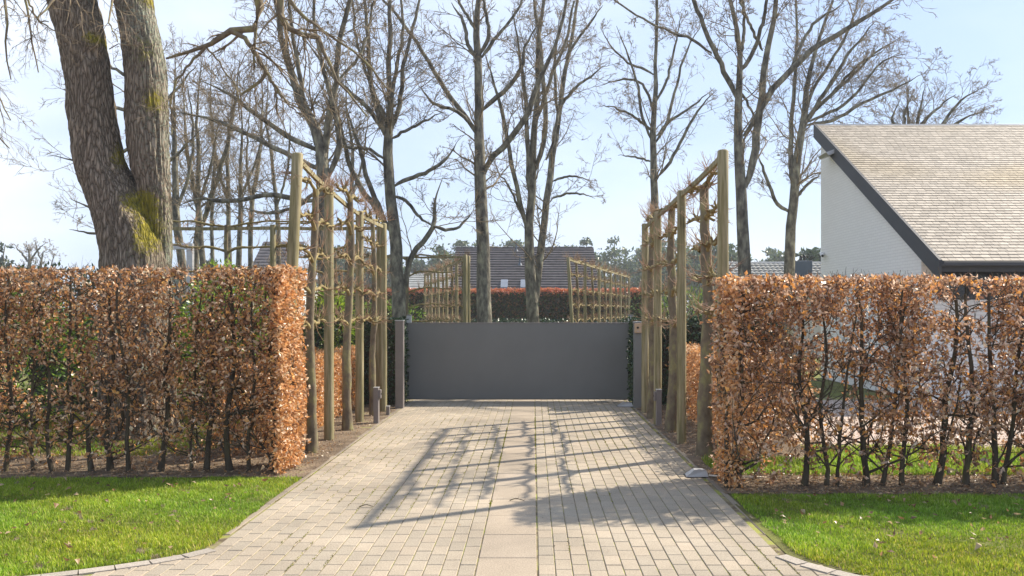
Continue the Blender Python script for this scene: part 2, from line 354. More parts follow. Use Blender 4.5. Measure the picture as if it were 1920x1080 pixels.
def spawn(P, Rr, k, rng, n=5, ang=(25, 60), lr=(0.3, 0.6), L=None, rr=0.5, rmin=0.002, trop=0.05, wig=0.25, tmin=0.15, tip=0.3, grow_end=True, flat=None):
    """k children per parent polyline, all at once"""
    B, m, _ = P.shape
    if B == 0: return P[:0, :1].repeat(n, 1), Rr[:0, :1].repeat(n, 1)
    if L is None: L = np.linalg.norm(np.diff(P, axis=1), axis=2).sum(1)
    L = np.broadcast_to(L, (B,))
    idx = np.repeat(np.arange(B), k); N = len(idx)
    t = rng.uniform(tmin, 1.0, N); f = t * (m - 1); i = np.minimum(f.astype(int), m - 2); fr = (f - i)[:, None]
    p = P[idx, i] * (1 - fr) + P[idx, i + 1] * fr
    r = Rr[idx, i] * (1 - fr[:, 0]) + Rr[idx, i + 1] * fr[:, 0]
    T = P[idx, i + 1] - P[idx, i]; T /= np.linalg.norm(T, axis=1, keepdims=True) + 1e-9
    q = rng.normal(size=(N, 3))
    if flat is not None: q = q * flat
    q -= (q * T).sum(1, keepdims=True) * T; q /= np.linalg.norm(q, axis=1, keepdims=True) + 1e-9
    a = np.radians(rng.uniform(*ang, N))[:, None]
    d = np.cos(a) * T + np.sin(a) * q
    ln = L[idx] * rng.uniform(*lr, N) * (1.15 - 0.6 * t)
    st = (ln / (n - 1))[:, None]
    r0 = np.maximum(r * rr, rmin)
    out = np.empty((N, n, 3)); ro = np.empty((N, n)); out[:, 0] = p; ro[:, 0] = r0
    for j in range(1, n):
        d = d + rng.normal(0, wig, (N, 3)) + np.array([0, 0, trop]); d /= np.linalg.norm(d, axis=1, keepdims=True)
        out[:, j] = out[:, j - 1] + d * st; ro[:, j] = r0 * (1 - (1 - tip) * j / (n - 1))
    return out, ro

def leaves(P, size, rng, aspect=0.55, curl=0.35, dirs=None, up=0.0, normal=None, nspread=1.0):
    """(N,3) positions -> leaf geometry, five points and four faces each"""
    N = len(P); size = np.broadcast_to(size, (N,))[:, None]
    d = rng.normal(size=(N, 3)) if dirs is None else dirs + rng.normal(0, .5, (N, 3))
    d[:, 2] += up; d /= np.linalg.norm(d, axis=1, keepdims=True)
    nn = rng.normal(size=(N, 3)) * nspread
    if normal is not None: nn = nn + normal
    nn -= (nn * d).sum(1, keepdims=True) * d; nn /= np.linalg.norm(nn, axis=1, keepdims=True) + 1e-9
    s = np.cross(d, nn); c = rng.uniform(-curl, curl, (N, 1)) * size; fo = rng.uniform(0.05, 0.35, (N, 1)) * size * aspect
    w_ = size * aspect * .5 * rng.uniform(.7, 1.15, (N, 1))
    V = np.stack([P, P + d * size * .45 + s * w_ + nn * fo, P + d * size * .45 - s * w_ + nn * fo, P + d * size * .5 - nn * c * .2, P + d * size + nn * c], 1)
    q = np.array([(0, 1, 3), (0, 3, 2), (1, 4, 3), (3, 4, 2)])
    Fc = (q[None] + (np.arange(N) * 5)[:, None, None]).reshape(-1, 3)
    return V.reshape(-1, 3), Fc
def pick(cols, N, rng, var=0.15, p=None):
    cols = np.array(cols); c = cols[rng.choice(len(cols), N, p=p)]
    return c * rng.uniform(1 - var, 1 + var, (N, 1))
def vnoise(P, f, seed=0):
    r = np.random.default_rng(seed); o = np.zeros(len(P))
    for k in range(6):
        d = r.normal(size=3); d *= f * (0.6 + 0.35 * k) / np.linalg.norm(d); o += np.sin(P @ d + r.uniform(0, 6.28)) / (1 + .3 * k)
    return o / 3.2

# ------------------------------------------------------------------ ground
def sheet(name, x0, x1, y0, y1, z, mat, nx=2, ny=2, amp=0.0, keep=None, seed=1):
    X, Yg = np.meshgrid(np.linspace(x0, x1, nx), np.linspace(y0, y1, ny)); V = np.stack([X.ravel(), Yg.ravel(), np.full(X.size, z)], 1)
    if amp: V[:, 2] += amp * vnoise(V, 5.0, seed) + amp * .5 * vnoise(V, 17.0, seed + 3)
    i = (np.arange(ny - 1)[:, None] * nx + np.arange(nx - 1)[None]).ravel()
    q = np.stack([i, i + 1, i + nx + 1, i + nx], 1)
    if keep is not None:
        c = V[q].mean(1); q = q[keep(c)]
    o = mesh(name, V, q, mat, smooth=True); o['kind'] = 'structure'; return o
LX, RX = -2.30, 1.75
def left_edge(Y): return LX - (np.maximum(6.05 - Y, 0) / 0.6) ** 1.6 * 0.77
def right_edge(Y): return RX + (np.maximum(5.88 - Y, 0) / 0.49) ** 1.5 * 0.33
sheet('ground', -600, 600, -60, 900, -0.10, M['turf'])
sheet('road', -30, 30, -30, 4.7, -0.012, M['road'])
sheet('gravel', 3.4, 14, 10.2, 15.9, 0.012, M['gravel'])
sheet('front_lawn_soil', -9, -2.2, 4.75, 8.62, 0.0, M['turf'], 90, 50, 0.006, lambda c: c[:, 0] < left_edge(c[:, 1]) - .02)
sheet('front_lawn_soil', 1.6, 9, 4.75, 7.85, 0.0, M['turf'], 90, 45, 0.006, lambda c: c[:, 0] > right_edge(c[:, 1]) + .02)
sheet('soil_bed', -12, LX - .03, 8.55, 15.6, 0.004, M['soil'], 120, 90, 0.012, seed=4)
sheet('soil_bed', RX + .03, 3.4, 7.8, 15.6, 0.004, M['soil'], 40, 90, 0.012, seed=5)
sheet('soil_bed', 3.4, 10, 7.8, 8.75, 0.004, M['soil'], 90, 14, 0.012, seed=6)
sheet('garden_lawn', 3.3, 12, 8.75, 10.3, -0.004, M['turf'], 40, 20, 0.008, seed=8)
sheet('yard_lawn', -14, 9, 16.6, 44, -0.03, M['turf'], 30, 30, 0.02, seed=9)
sheet('driveway_bed', -9, 9, 4.68, 16.5, -0.006, M['joint'], 2, 2)

# pavers, slabs and the edging, each stone with its own tone
def stones(rects, h=0.012, z=0.0, bev=0.004, rot=None):
    rects = np.array(rects); N = len(rects); x0, x1, y0, y1 = rects.T
    zj = z + R.uniform(-.0015, .0015, N)
    def ring(b, zz): return np.stack([np.stack([x0 + b, y0 + b, zz], 1), np.stack([x1 - b, y0 + b, zz], 1), np.stack([x1 - b, y1 - b, zz], 1), np.stack([x0 + b, y1 - b, zz], 1)], 1)
    V = np.concatenate([ring(0, zj - h), ring(0, zj - bev), ring(bev, zj)], 1)
    q = [(8, 9, 10, 11)]
    for k in (0, 4):
        for i in range(4): j = (i + 1) % 4; q.append((k + i, k + j, k + 4 + j, k + 4 + i))
    return V.reshape(-1, 3), (np.array(q)[None] + (np.arange(N) * 12)[:, None, None]).reshape(-1, 4), N
rects, cols = [], []
SX0, SX1 = -0.374, 0.026
def fill(xs, dirn):
    for ci, x in enumerate(xs):
        off = (0.11 if ci % 2 else 0.0) + R.uniform(-.012, .012); y = 4.3 + off
        while y < 16.4:
            ya, yb = y, min(y + .217, 16.4); yc = (ya + yb) / 2; xc = x + .056
            if ya > 4.7 and left_edge(yc) + .05 < xc < right_edge(yc) - .05:
                rects.append((x + .0025, x + .1095, ya + .002, yb)); 
            y += .222
fill([SX1 + .006 + .112 * i for i in range(60)], 1)
fill([SX0 - .006 - .112 * (i + 1) for i in range(60)], -1)
n_p = len(rects)
cp = pick([(.335, .285, .218), (.325, .278, .214), (.345, .291, .222), (.312, .27, .21)], n_p, R, .04)
# slabs of the middle strip
yk = 5.79 - 1.2
while yk < 16.2:
    if yk > 4.5: rects.append((SX0, SX1 - .004, max(yk, 4.7) + .003, min(yk + .597, 16.4)))
    yk += 0.6
n_s = len(rects) - n_p
cs = pick([(.33, .275, .21), (.32, .268, .205), (.34, .285, .22)], n_s, R, .04)
# edging stones along both sides and round the flares
for Y in np.arange(5.40, 16.0, .5):
    if Y > 6.1: rects.append((LX - .055, LX - .003, Y, Y + .495))
    if Y > 5.9: rects.append((RX + .003, RX + .055, Y, Y + .495))
n_e = len(rects) - n_p - n_s
ce = pick([(.25, .21, .16), (.22, .185, .145)], n_e, R, .1)
V, Fq, N = stones(rects)
dr = mesh('driveway', V, Fq, M['paver'], col=np.repeat(np.concatenate([cp, cs, ce]), 12, axis=0)); dr['kind'] = 'structure'
# curved soldier course on the flares
def flare(fn, sgn, y1):
    Vs, Fs, cs_ = [], [], []; ys = np.linspace(4.95, y1, 60); pts = np.stack([fn(ys), ys], 1)
    s = np.r_[0, np.cumsum(np.linalg.norm(np.diff(pts, axis=0), axis=1))]; k = 0.0
    while k + .21 < s[-1]:
        a = np.array([np.interp(k + .002, s, pts[:, 0]), np.interp(k + .002, s, pts[:, 1])]); b = np.array([np.interp(k + .207, s, pts[:, 0]), np.interp(k + .207, s, pts[:, 1])])
        t = (b - a) / np.linalg.norm(b - a); nrm = np.array([t[1], -t[0]]) * sgn
        q = [a, b, b + nrm * .10, a + nrm * .10]; base = len(Vs) * 8
        v = [(*p, .008 - .03) for p in q] + [(*p, .008) for p in q]; Vs.append(v)
        for f in ((4, 5, 6, 7), (0, 1, 5, 4), (1, 2, 6, 5), (2, 3, 7, 6), (3, 0, 4, 7)): Fs.append([i + base for i in f])
        cs_.append(np.array([.36, .32, .27]) * R.uniform(.9, 1.1)); k += .21
    o = mesh('driveway_edging', np.concatenate(Vs), np.array(Fs), M['paver'], col=np.repeat(np.array(cs_), 8, axis=0)); o['kind'] = 'structure'
flare(left_edge, 1, 6.1); flare(right_edge, -1, 5.93)

# ------------------------------------------------------------------ grass, litter
def grass(name, n, xr, yr, keep, h=(.017, .040), wd=.003, label='', cols=None, z=0.0, bare=0.0):
    P = np.stack([R.uniform(*xr, n), R.uniform(*yr, n), np.full(n, z)], 1); P = P[keep(P)]
    nz = vnoise(P, 7.0, 3); hz = vnoise(P, 2.5, 8)
    P = P[(nz > bare - 1.2) & (vnoise(P, 9.5, 61) + R.normal(0, .3, len(P)) < .80)]; nz = vnoise(P, 7.0, 3); fine = vnoise(P, 30.0, 5); n = len(P)
    hh = R.uniform(*h, n) * (1 + .35 * nz + .45 * fine).clip(.25, 2); a = R.uniform(0, 6.283, n); le = R.uniform(.1, .75, n)
    dx = np.stack([np.cos(a), np.sin(a), np.zeros(n)], 1); sx = np.stack([-np.sin(a), np.cos(a), np.zeros(n)], 1) * wd
    b = hh[:, None]; l = (le * hh)[:, None]; zu = np.array([[0, 0, 1.]])
    V = np.stack([P - sx, P + sx, P + dx * l * .35 + zu * b * .55 - sx * .8, P + dx * l * .35 + zu * b * .55 + sx * .8, P + dx * l + zu * b * .95], 1)
    q = (np.array([(0, 1, 3, 2)])[None] + (np.arange(n) * 5)[:, None, None]).reshape(-1, 4); t = (np.array([(2, 3, 4)])[None] + (np.arange(n) * 5)[:, None, None]).reshape(-1, 3)
    c = pick(cols or [(.17, .28, .02), (.25, .37, .025), (.33, .42, .04), (.44, .44, .12)], n, R, .2, p=[.3, .4, .22, .08])
    c = c * (1 + .25 * nz[:, None] + .22 * fine[:, None]); c[:, 0] *= (1 + .3 * vnoise(P, 3.1, 21)); th = (vnoise(P, 22, 40) + .5 * vnoise(P, 1.7, 41) > .85); c[th] = np.array([.40, .33, .20]) * R.uniform(.5, 1.1, (th.sum(), 1))
    o = mesh(name, V.reshape(-1, 3), [q, t], M['grass'], col=np.repeat(np.clip(c, 0.01, 1), 5, axis=0))
    return tag(o, label, 'grass', kind='stuff')
grass('grass', 180000, (-7.8, -2.2), (4.9, 8.60), lambda P: (P[:, 0] < left_edge(P[:, 1]) - .035 + .03 * vnoise(P, 12)) & (P[:, 1] < 8.5 + .05 * vnoise(P, 5)), label='short green grass of the front lawn left of the driveway')
grass('grass', 165000, (1.6, 7.3), (4.9, 7.9), lambda P: (P[:, 0] > right_edge(P[:, 1]) + .075 + .03 * vnoise(P, 12)) & (P[:, 1] < 7.72 + .05 * vnoise(P, 5)), label='short green grass of the front lawn right of the driveway')
grass('grass', 45000, (1.9, 7.0), (8.5, 10.4), lambda P: (P[:, 1] > 8.65) & ((P[:, 0] > 3.3) | (P[:, 1] < 9.6)) & (P[:, 0] > 1.85), h=(.04, .08), wd=.004, label='bright grass behind the brown hedge right of the driveway')
grass('grass', 42000, (-8.5, -3.9), (9.8, 14), lambda P: vnoise(P, 1.4, 31) > -.55, h=(.02, .05), wd=.005, label='mossy grass behind the brown hedge left of the driveway',
      cols=[(.20, .26, .015), (.28, .30, .02), (.33, .33, .03), (.30, .26, .08)])
def litter(name, n, fnP, label, size=(.03, .06)):
    P = fnP(n); P = P[:n]
    dd = np.stack([R.normal(size=len(P)), R.normal(size=len(P)), np.zeros(len(P))], 1); dd /= np.linalg.norm(dd, axis=1, keepdims=True)
    V, Fc = leaves(P, R.uniform(*size, len(P)), R, .6, .6, dirs=dd * 2.2, normal=np.array([[0, 0, 2.5]]))
    V[:, 2] = np.maximum(V[:, 2], 0.004) 
    c = pick([(.27, .15, .07), (.38, .24, .12), (.46, .34, .20), (.19, .11, .055)], len(P), R, .2)
    return tag(mesh(name, V, Fc, M['leaf'], col=np.repeat(c, 5, axis=0)), label, 'leaves', kind='stuff')
def rnd(x0, x1, y0, y1, z=.02): return lambda n: np.stack([R.uniform(x0, x1, n), R.uniform(y0, y1, n), np.full(n, z) + R.uniform(0, .012, n)], 1)
litter('fallen_leaves', 270, rnd(-7.6, -2.45, 5.5, 8.5, .04), 'pale dead leaves scattered on the left lawn', (.035, .07))
litter('fallen_leaves', 240, rnd(1.95, 7.2, 5.6, 7.8, .04), 'pale dead leaves scattered on the right lawn', (.035, .07))
litter('fallen_leaves', 3800, rnd(-8.8, -2.42, 8.5, 10.6), 'brown dead leaves lying under the left hedge', (.02, .045))
litter('fallen_leaves', 4000, rnd(1.83, 8.4, 7.72, 8.8), 'brown dead leaves lying under the right hedge', (.02, .045))
litter('fallen_leaves', 500, rnd(-3.0, -2.40, 9.6, 15), 'dead leaves on the soil under the left post row', (.015, .035))
litter('fallen_leaves', 900, rnd(1.84, 2.5, 8.7, 15), 'dead leaves on the soil under the right post row', (.015, .035))
litter('fallen_leaves', 2500, rnd(3.4, 8, 10.3, 15), 'dead leaves lying on the gravel by the white house', (.03, .06))
litter('fallen_leaves', 70, lambda n: np.stack([R.uniform(-2.25, 1.7, n), R.uniform(5.5, 15, n), np.full(n, .004)], 1), 'tiny leaf scraps scattered over the driveway pavers', (.008, .022))
# moss in the long joints of the driveway
def moss():
    xs = [SX1] * 5 + [SX0 - .003] * 5 + [SX1 + .006 + .112 * i for i in range(1, 16)] + [SX0 - .006 - .112 * i for i in range(1, 18)]
    n = 22000; x = np.array(xs)[R.integers(0, len(xs), n)] + R.normal(0, .004, n); y = 5.4 + 10.5 * R.random(n) ** 1.3
    P = np.stack([x, y, np.full(n, .0)], 1); P = P[(vnoise(P, 5, 77) > .12)]
    V, Fc = leaves(P, R.uniform(.006, .014, len(P)), R, .8, .5, up=.8)
    c = pick([(.20, .22, .02), (.30, .30, .03), (.16, .13, .05)], len(P), R, .2)
    tag(mesh('moss', V, Fc, M['green_leaf'], col=np.repeat(c, 5, axis=0)), 'yellow green moss growing in the long paver joints', 'moss', kind='stuff')
moss()
for x, y, a, label in ((-1.5, 7.25, .4, 'small dark curled twig on the pavers left of the slab strip'), (-.21, 7.5, .1, 'dark bent twig lying across the slab strip')):
    t = np.linspace(0, 1, 7); P = np.stack([x + t * .13 * math.cos(a), y + t * .1 * math.sin(a) + .02 * np.sin(t * 5), .009 + .012 * np.sin(t * 3.1)], 1)
    T = Tubes(); T.add(P, np.linspace(.005, .003, 7), 5); pp, rr = spawn(P[None], np.full((1, 7), .004), 3, R, lr=(.2, .4), rmin=.0015, trop=0); T.add(pp, rr, 3)
    tag(T.build('twig', M['bark_dark']), label, 'twig', 'twigs lying on the driveway')

# ------------------------------------------------------------------ hedges
BEECH = [(.36, .17, .07), (.54, .29, .13), (.64, .42, .26), (.72, .37, .12), (.24, .12, .055), (.76, .57, .40)]
def beech(name, x0, x1, y0, y1, H, nleaf, label, stems=None, bare=0.75, group=None, leaf=(.038, .066), base_r=.024, dense_x=None, dens_noise=1.05, cols=BEECH, cp=None, seed=1, yc=None, endn=0):
    rng = np.random.default_rng(seed)
    t = thing(name, label, 'hedge', ((x0 + x1) / 2, (y0 + y1) / 2, 0), group)
    ym = (y0 + y1) / 2 if yc is None else yc
    lat = []
    for (sx, lean, r) in stems or []:
        zs = np.linspace(-.02, H * rng.uniform(.85, .96), 12); T = Tubes()
        P = np.stack([sx + lean * zs + .02 * np.sin(zs * rng.uniform(3, 6) + rng.uniform(0, 6)) + rng.normal(0, .006, 12), ym + .03 * np.sin(zs * 4 + rng.uniform(0, 6)) + rng.uniform(-.05, .05) + (rng.uniform(-.1, .1)) * zs, zs], 1)
        rr = .86 * r * (1 - .6 * np.linspace(0, 1, 12)); rr[0] *= 1.3
        T.add(P, rr, 9)
        a, b = spawn(P[None], rr[None], 13, rng, n=6, ang=(35, 80), L=1.0, lr=(.4, .9), rr=.45, rmin=.005, trop=.10, wig=.26, tmin=.06, flat=np.array([1, .55, .6]))
        a3, b3 = spawn(a, b, 5, rng, n=5, ang=(30, 70), lr=(.3, .6), rr=.6, rmin=.003, trop=.05, wig=.25); a3[:, :, 2] = np.clip(a3[:, :, 2], .03, H - .03); a3[:, :, 1] = np.clip(a3[:, :, 1], y0, y1); a3[:, :, 0] = np.clip(a3[:, :, 0], x0, x1); T.add(a3, b3, 4)
        a[:, :, 2] = np.clip(a[:, :, 2], .03, H - .05); a[:, :, 1] = np.clip(a[:, :, 1], y0, y1); a[:, :, 0] = np.clip(a[:, :, 0], x0, x1)
        T.add(a, b, 6); T.build('stem', M['bark_dark'], t); lat.append((a, b))
    Tw = Tubes()
    # shoots with leaves: start points through the volume, thicker near the skin
    ns = nleaf // 6
    W_, D_ = x1 - x0, y1 - y0
    P = np.stack([rng.uniform(x0, x1, ns * 3), rng.uniform(y0, y1, ns * 3), rng.uniform(.02, H, ns * 3)], 1)
    dx = np.minimum(P[:, 0] - x0, x1 - P[:, 0]); dy = np.minimum(P[:, 1] - y0, y1 - P[:, 1]); dz = H - P[:, 2]
    shell = np.minimum(np.minimum(dx, dy), dz)
    wgt = .35 + .65 * np.exp(-shell / .10)
    low = np.clip((P[:, 2] - .05) / bare, 0.0, 1.0) ** .8 if bare > 0 else 1.0
    if dense_x is not None:
        e = np.exp(-np.abs(P[:, 0] - dense_x) / .13); low = np.maximum(low, e * .9 * np.clip(P[:, 2] / .12, 0, 1)); wgt = np.maximum(wgt, e * 1.0)
    gap = np.clip(.75 + dens_noise * vnoise(P, 4.5, seed + 11) + dens_noise * .6 * vnoise(P, 11, seed + 12), 0.03, 1)
    if dense_x is not None: gap = np.maximum(gap, e)
    P = P[rng.random(len(P)) < wgt * low * gap * 1.05][:ns]
    n = len(P)
    cen = np.stack([P[:, 0], np.full(n, ym), P[:, 2] - .2], 1)
    d = P - cen + rng.normal(0, .22, (n, 3)); 
    if dense_x is not None: d[:, 0] += np.sign(dense_x - (x0 + x1) / 2) * np.exp(-np.abs(P[:, 0] - dense_x) / .2) * .6
    d[:, 2] += .25; d /= np.linalg.norm(d, axis=1, keepdims=True)
    k = 5; st = rng.uniform(.025, .045, n)[:, None]; S = np.empty((n, k, 3)); S[:, 0] = P - d * st * 2
    for j in range(1, k): d = d + rng.normal(0, .2, (n, 3)); d /= np.linalg.norm(d, axis=1, keepdims=True); S[:, j] = S[:, j - 1] + d * st
    Tw.add(S, np.broadcast_to(np.linspace(.0036, .0016, k), (n, k)), 3)
    Lp = S[:, 1:].reshape(-1, 3); ext = S[:, 2:4].reshape(-1, 3); Lp = np.concatenate([Lp, ext]) + rng.normal(0, .012, (len(Lp) + len(ext), 3))
    Lp[:, 2] = np.where(Lp[:, 2] > H - .02, H - .02 - rng.exponential(.015, len(Lp)), np.maximum(Lp[:, 2], .02))
    nb = None
    if dense_x is not None and endn:
        E = np.stack([x1 - rng.exponential(.05, endn) if dense_x > (x0 + x1) / 2 else x0 + rng.exponential(.05, endn), rng.uniform(y0, y1, endn), rng.uniform(.03, H, endn)], 1)
        E[:, 0] += .035 * vnoise(E, 5, seed) ; nrm = np.zeros((len(Lp) + endn, 3)); nrm[len(Lp):, 0] = .8 * np.sign(dense_x - (x0 + x1) / 2); nrm[len(Lp):, 1] = -.2; nrm[len(Lp):, 2] = .5
        Lp = np.concatenate([Lp, E]); nb = nrm
    V, Fc = leaves(Lp, rng.uniform(*leaf, len(Lp)), rng, .58, .5, up=-.15, normal=nb)
    c = pick(cols, len(Lp), rng, .35, p=cp) * (1 + .22 * vnoise(Lp, 5.5, seed + 40))[:, None].clip(.6, 1.4)
    c = np.clip(c, .02, .85)
    if nb is not None: c[-endn:] = pick([(.62, .31, .11), (.74, .42, .18), (.76, .54, .33), (.50, .25, .10)], endn, rng, .2)  # end leaves get a brighter orange: sunlit look put into their colour
    tw = Tw.build('twigs', M['bark_dark'], t)
    o = mesh('foliage', V, Fc, M['leaf'], t, col=np.repeat(c, 5, axis=0)); return t
def stemx(px, Y): return (px - CX) * Y / F
Ls = [(stemx(p, 9.0), l, r) for p, l, r in ((-520, 0, .03), (-450, .03, .03), (-390, 0, .034), (-330, -.04, .03), (-260, .02, .03), (-200, .0, .03), (-130, .02, .026), (-60, -.02, .03), (25, .0, .028), (68, -.02, .022), (107, -.06, .026), (137, .0, .03), (178, -.12, .032), (212, .02, .038), (258, -.03, .028), (311, .0, .038), (362, .08, .02), (396, .0, .036), (432, .03, .04), (476, .04, .024), (515, .0, .04))]
beech('beech_hedge', -8.8, -2.57, 8.62, 9.45, 2.16, 47000, 'tall clipped brown beech hedge left of the driveway in front of the big trunk', Ls, group=None, bare=1.25, dense_x=-2.60, seed=3, yc=8.9, endn=6500)
Rs = [(stemx(p, 8.1), l, r) for p, l, r in ((1386, .02, .040), (1366, .03, .034), (1514, -.02, .036), (1551, .02, .026), (1568, .10, .02), (1628, .0, .036), (1663, .14, .026), (1703, -.03, .028), (1768, .10, .042), (1818, -.01, .036), (1876, .0, .036), (1893, .10, .028), (1960, -.05, .03), (2030, 0, .035), (2110, .05, .03), (2190, 0, .034), (2260, -.04, .03), (2330, .04, .036), (2410, 0, .03), (2490, .03, .034), (2560, 0, .03), (2620, -.03, .03))]
beech('beech_hedge', 1.86, 8.4, 7.86, 8.75, 2.035, 62000, 'tall clipped brown beech hedge right of the driveway below the slate roof', Rs, bare=1.35, dense_x=1.92, seed=5, yc=8.15, endn=2500,
      cols=[(.38, .19, .09), (.54, .30, .15), (.62, .42, .28), (.74, .35, .09), (.26, .13, .07), (.72, .53, .40)])
beech('beech_hedge', -3.85, -3.05, 9.8, 14.85, 1.08, 15000, 'low orange beech hedge behind the left post row', [(-3.4, 0, .02)] * 0, bare=.2, dense_x=-3.08, endn=12000, seed=8, dens_noise=.15, cols=[(.58, .28, .09), (.70, .38, .14), (.70, .48, .27), (.48, .22, .08)])
beech('beech_hedge', 2.42, 3.2, 9.3, 14.9, 1.14, 15000, 'low orange beech hedge behind the right post row', None, bare=.25, dense_x=2.45, endn=9000, seed=9, dens_noise=.2)

def evergreen(name, x0, x1, y0, y1, H, n, label, cols, size=(.05, .08), core=(.008, .014, .006), top=None, mat='ivy_leaf', cat='hedge', z0=0.0):
    t = thing(name, label, cat, ((x0 + x1) / 2, (y0 + y1) / 2, 0))
    m = MB(); ins = .10
    m.box(x0 + ins, x1 - ins, y0 + ins, y1 - ins, z0 - .02, H - ins, .06)
    o = m.build('branches', M['bark_dark'], t)
    W_, D_ = x1 - x0, y1 - y0; A = [W_ * H, W_ * H, D_ * H, D_ * H, W_ * D_]; f = R.choice(5, n, p=np.array(A) / sum(A))
    P = np.stack([R.uniform(x0, x1, n), R.uniform(y0, y1, n), R.uniform(z0, H, n)], 1); dep = R.exponential(.04, n)
    P[f == 0, 1] = (y0 + dep)[f == 0]; P[f == 1, 1] = (y1 - dep)[f == 1]; P[f == 2, 0] = (x0 + dep)[f == 2]; P[f == 3, 0] = (x1 - dep)[f == 3]; P[f == 4, 2] = (H - dep)[f == 4]
    nrm = np.zeros((n, 3)); nrm[f == 0, 1] = -1; nrm[f == 1, 1] = 1; nrm[f == 2, 0] = -1; nrm[f == 3, 0] = 1; nrm[f == 4, 2] = 1
    P += nrm * (.04 * vnoise(P, 6, 4))[:, None]
    V, Fc = leaves(P, R.uniform(*size, n), R, .7, .3, normal=nrm * 1.2)
    c = pick(cols, n, R, .25)
    if top is not None:
        k = P[:, 2] > H - top[0] * R.uniform(.3, 1.2, n); c[k] = pick(top[1], k.sum(), R, .2)
    mesh('foliage', V, Fc, M[mat], t, col=np.repeat(c, 5, axis=0)); return t
IVY = [(.012, .03, .012), (.02, .05, .018), (.035, .075, .02), (.05, .09, .03)]
evergreen('ivy_hedge', -9.0, -2.36, 15.1, 15.75, 1.55, 26000, 'dark green ivy hedge running left from the gate post', IVY)
evergreen('ivy_hedge', 1.80, 4.4, 15.1, 15.75, 1.55, 12000, 'dark green ivy hedge running right from the gate post', IVY)
evergreen('photinia_hedge', -9.8, 5.1, 38.5, 39.6, 2.65, 26000, 'clipped red tipped hedge in front of the brown roofed house', [(.03, .05, .015), (.05, .075, .02), (.16, .09, .03), (.22, .10, .04), (.08, .11, .02)], size=(.10, .17), top=(.26, [(.50, .13, .06), (.42, .16, .07), (.5, .2, .1)]), mat='green_leaf')
evergreen('box_hedge', -6.5, 5.6, 33.6, 34.2, 1.32, 9000, 'low dark clipped hedge seen just above the gate', IVY, size=(.08, .13))

def shrub(name, c, r, n, label, cols, size=(.07, .12), group=None, mat='green_leaf', flat=.8):
    c = np.array(c, float); r = np.array(r, float)
    t = thing(name, label, 'shrub', (c[0], c[1], 0), group)
    T = Tubes(); base = np.array([c[0], c[1], -.05])
    k = 16; ang = R.uniform(0, 6.28, k); el = R.uniform(.2, 1.3, k)
    ends = c + r * np.stack([np.cos(ang) * np.cos(el), np.sin(ang) * np.cos(el), np.sin(el)], 1) * .9
    P = np.stack([np.linspace(base, e, 7) + np.r_[np.zeros((1, 3)), R.normal(0, .03, (6, 3))] for e in ends]); Rr = np.broadcast_to(np.linspace(.03, .008, 7), (k, 7))
    T.add(P, Rr, 6); a, b = spawn(P, Rr, 9, R, lr=(.25, .5)); T.add(a, b, 4); T.build('stems', M['bark_dark'], t)
    d = R.normal(size=(n, 3)); d /= np.linalg.norm(d, axis=1, keepdims=True); rad = R.uniform(.25, 1, n) ** .45
    wob = 1 + .18 * vnoise(d * 2, 2.2, int(abs(c[0] * 10)) + 5) + .08 * vnoise(d, 9, 3)
    P = c + d * r * (rad * wob)[:, None]; k = (P[:, 2] > .05) & (vnoise(P, 7, 9) > -.35 * rad - .0); P = P[k]; d = d[k]
    V, Fc = leaves(P, R.uniform(*size, len(P)), R, .45, .3, dirs=d, normal=np.array([[0, 0, flat]]))
    mesh('foliage', V, Fc, M[mat], t, col=np.repeat(pick(cols, len(P), R, .25), 5, axis=0)); return t
G1 = [(.06, .12, .02), (.12, .20, .02), (.24, .36, .03), (.18, .28, .03)]; G2 = [(.02, .05, .02), (.04, .08, .03), (.08, .13, .04)]; G3 = [(.26, .38, .03), (.36, .48, .05), (.14, .23, .03)]
shrub('laurel_shrub', (-7.9, 12.6, 1.0), (1.4, .9, 1.15), 5000, 'green leafy shrub behind the far left end of the hedge', G1)
shrub('laurel_shrub', (-6.1, 13.3, .95), (.8, .8, 1.0), 3000, 'bright green shrub just left of the mossy double trunk', G3)
shrub('laurel_shrub', (-4.75, 13.2, 1.3), (.75, .7, 1.17), 3600, 'light green shrub topping the hedge right of the double trunk', G3)
shrub('rhododendron_shrub', (-9.8, 16.8, 1.45), (1.3, 1.0, 1.2), 4000, 'round dark green shrub at the left edge above the hedge', G2)
shrub('rhododendron_shrub', (-8.6, 16.9, 1.45), (.9, 1.0, 1.2), 3500, 'round green shrub close to the left side of the double trunk', G2)
shrub('rhododendron_shrub', (-4.1, 14.4, .7), (1.0, .5, .9), 3500, 'dark shrub low behind the left hedge beside the ivy', G2)
shrub('laurel_shrub', (-3.55, 14.9, 1.45), (.42, .35, .85), 1500, 'yellow green shrub growing over the ivy behind the second left post', G3)
shrub('rhododendron_shrub', (-6.9, 14.6, .7), (1.3, .5, .9), 3500, 'dark wide shrub behind the big double trunk', G2)
shrub('garden_shrub', (3.6, 21, 1.2), (1.3, 1.0, 1.25), 3500, 'pale green shrub behind the ivy hedge right of the gate', [(.16, .22, .06), (.25, .30, .10), (.10, .15, .04)], size=(.05, .09))
shrub('garden_shrub', (6.2, 34, 1.0), (2.2, 1.0, 1.5), 3000, 'green shrub behind the far right post row', G1, size=(.12, .2))
shrub('garden_shrub', (-5.0, 27.5, .9), (1.6, .8, 1.1), 3000, 'dark green shrub behind the far left trellis', G1, size=(.10, .16))

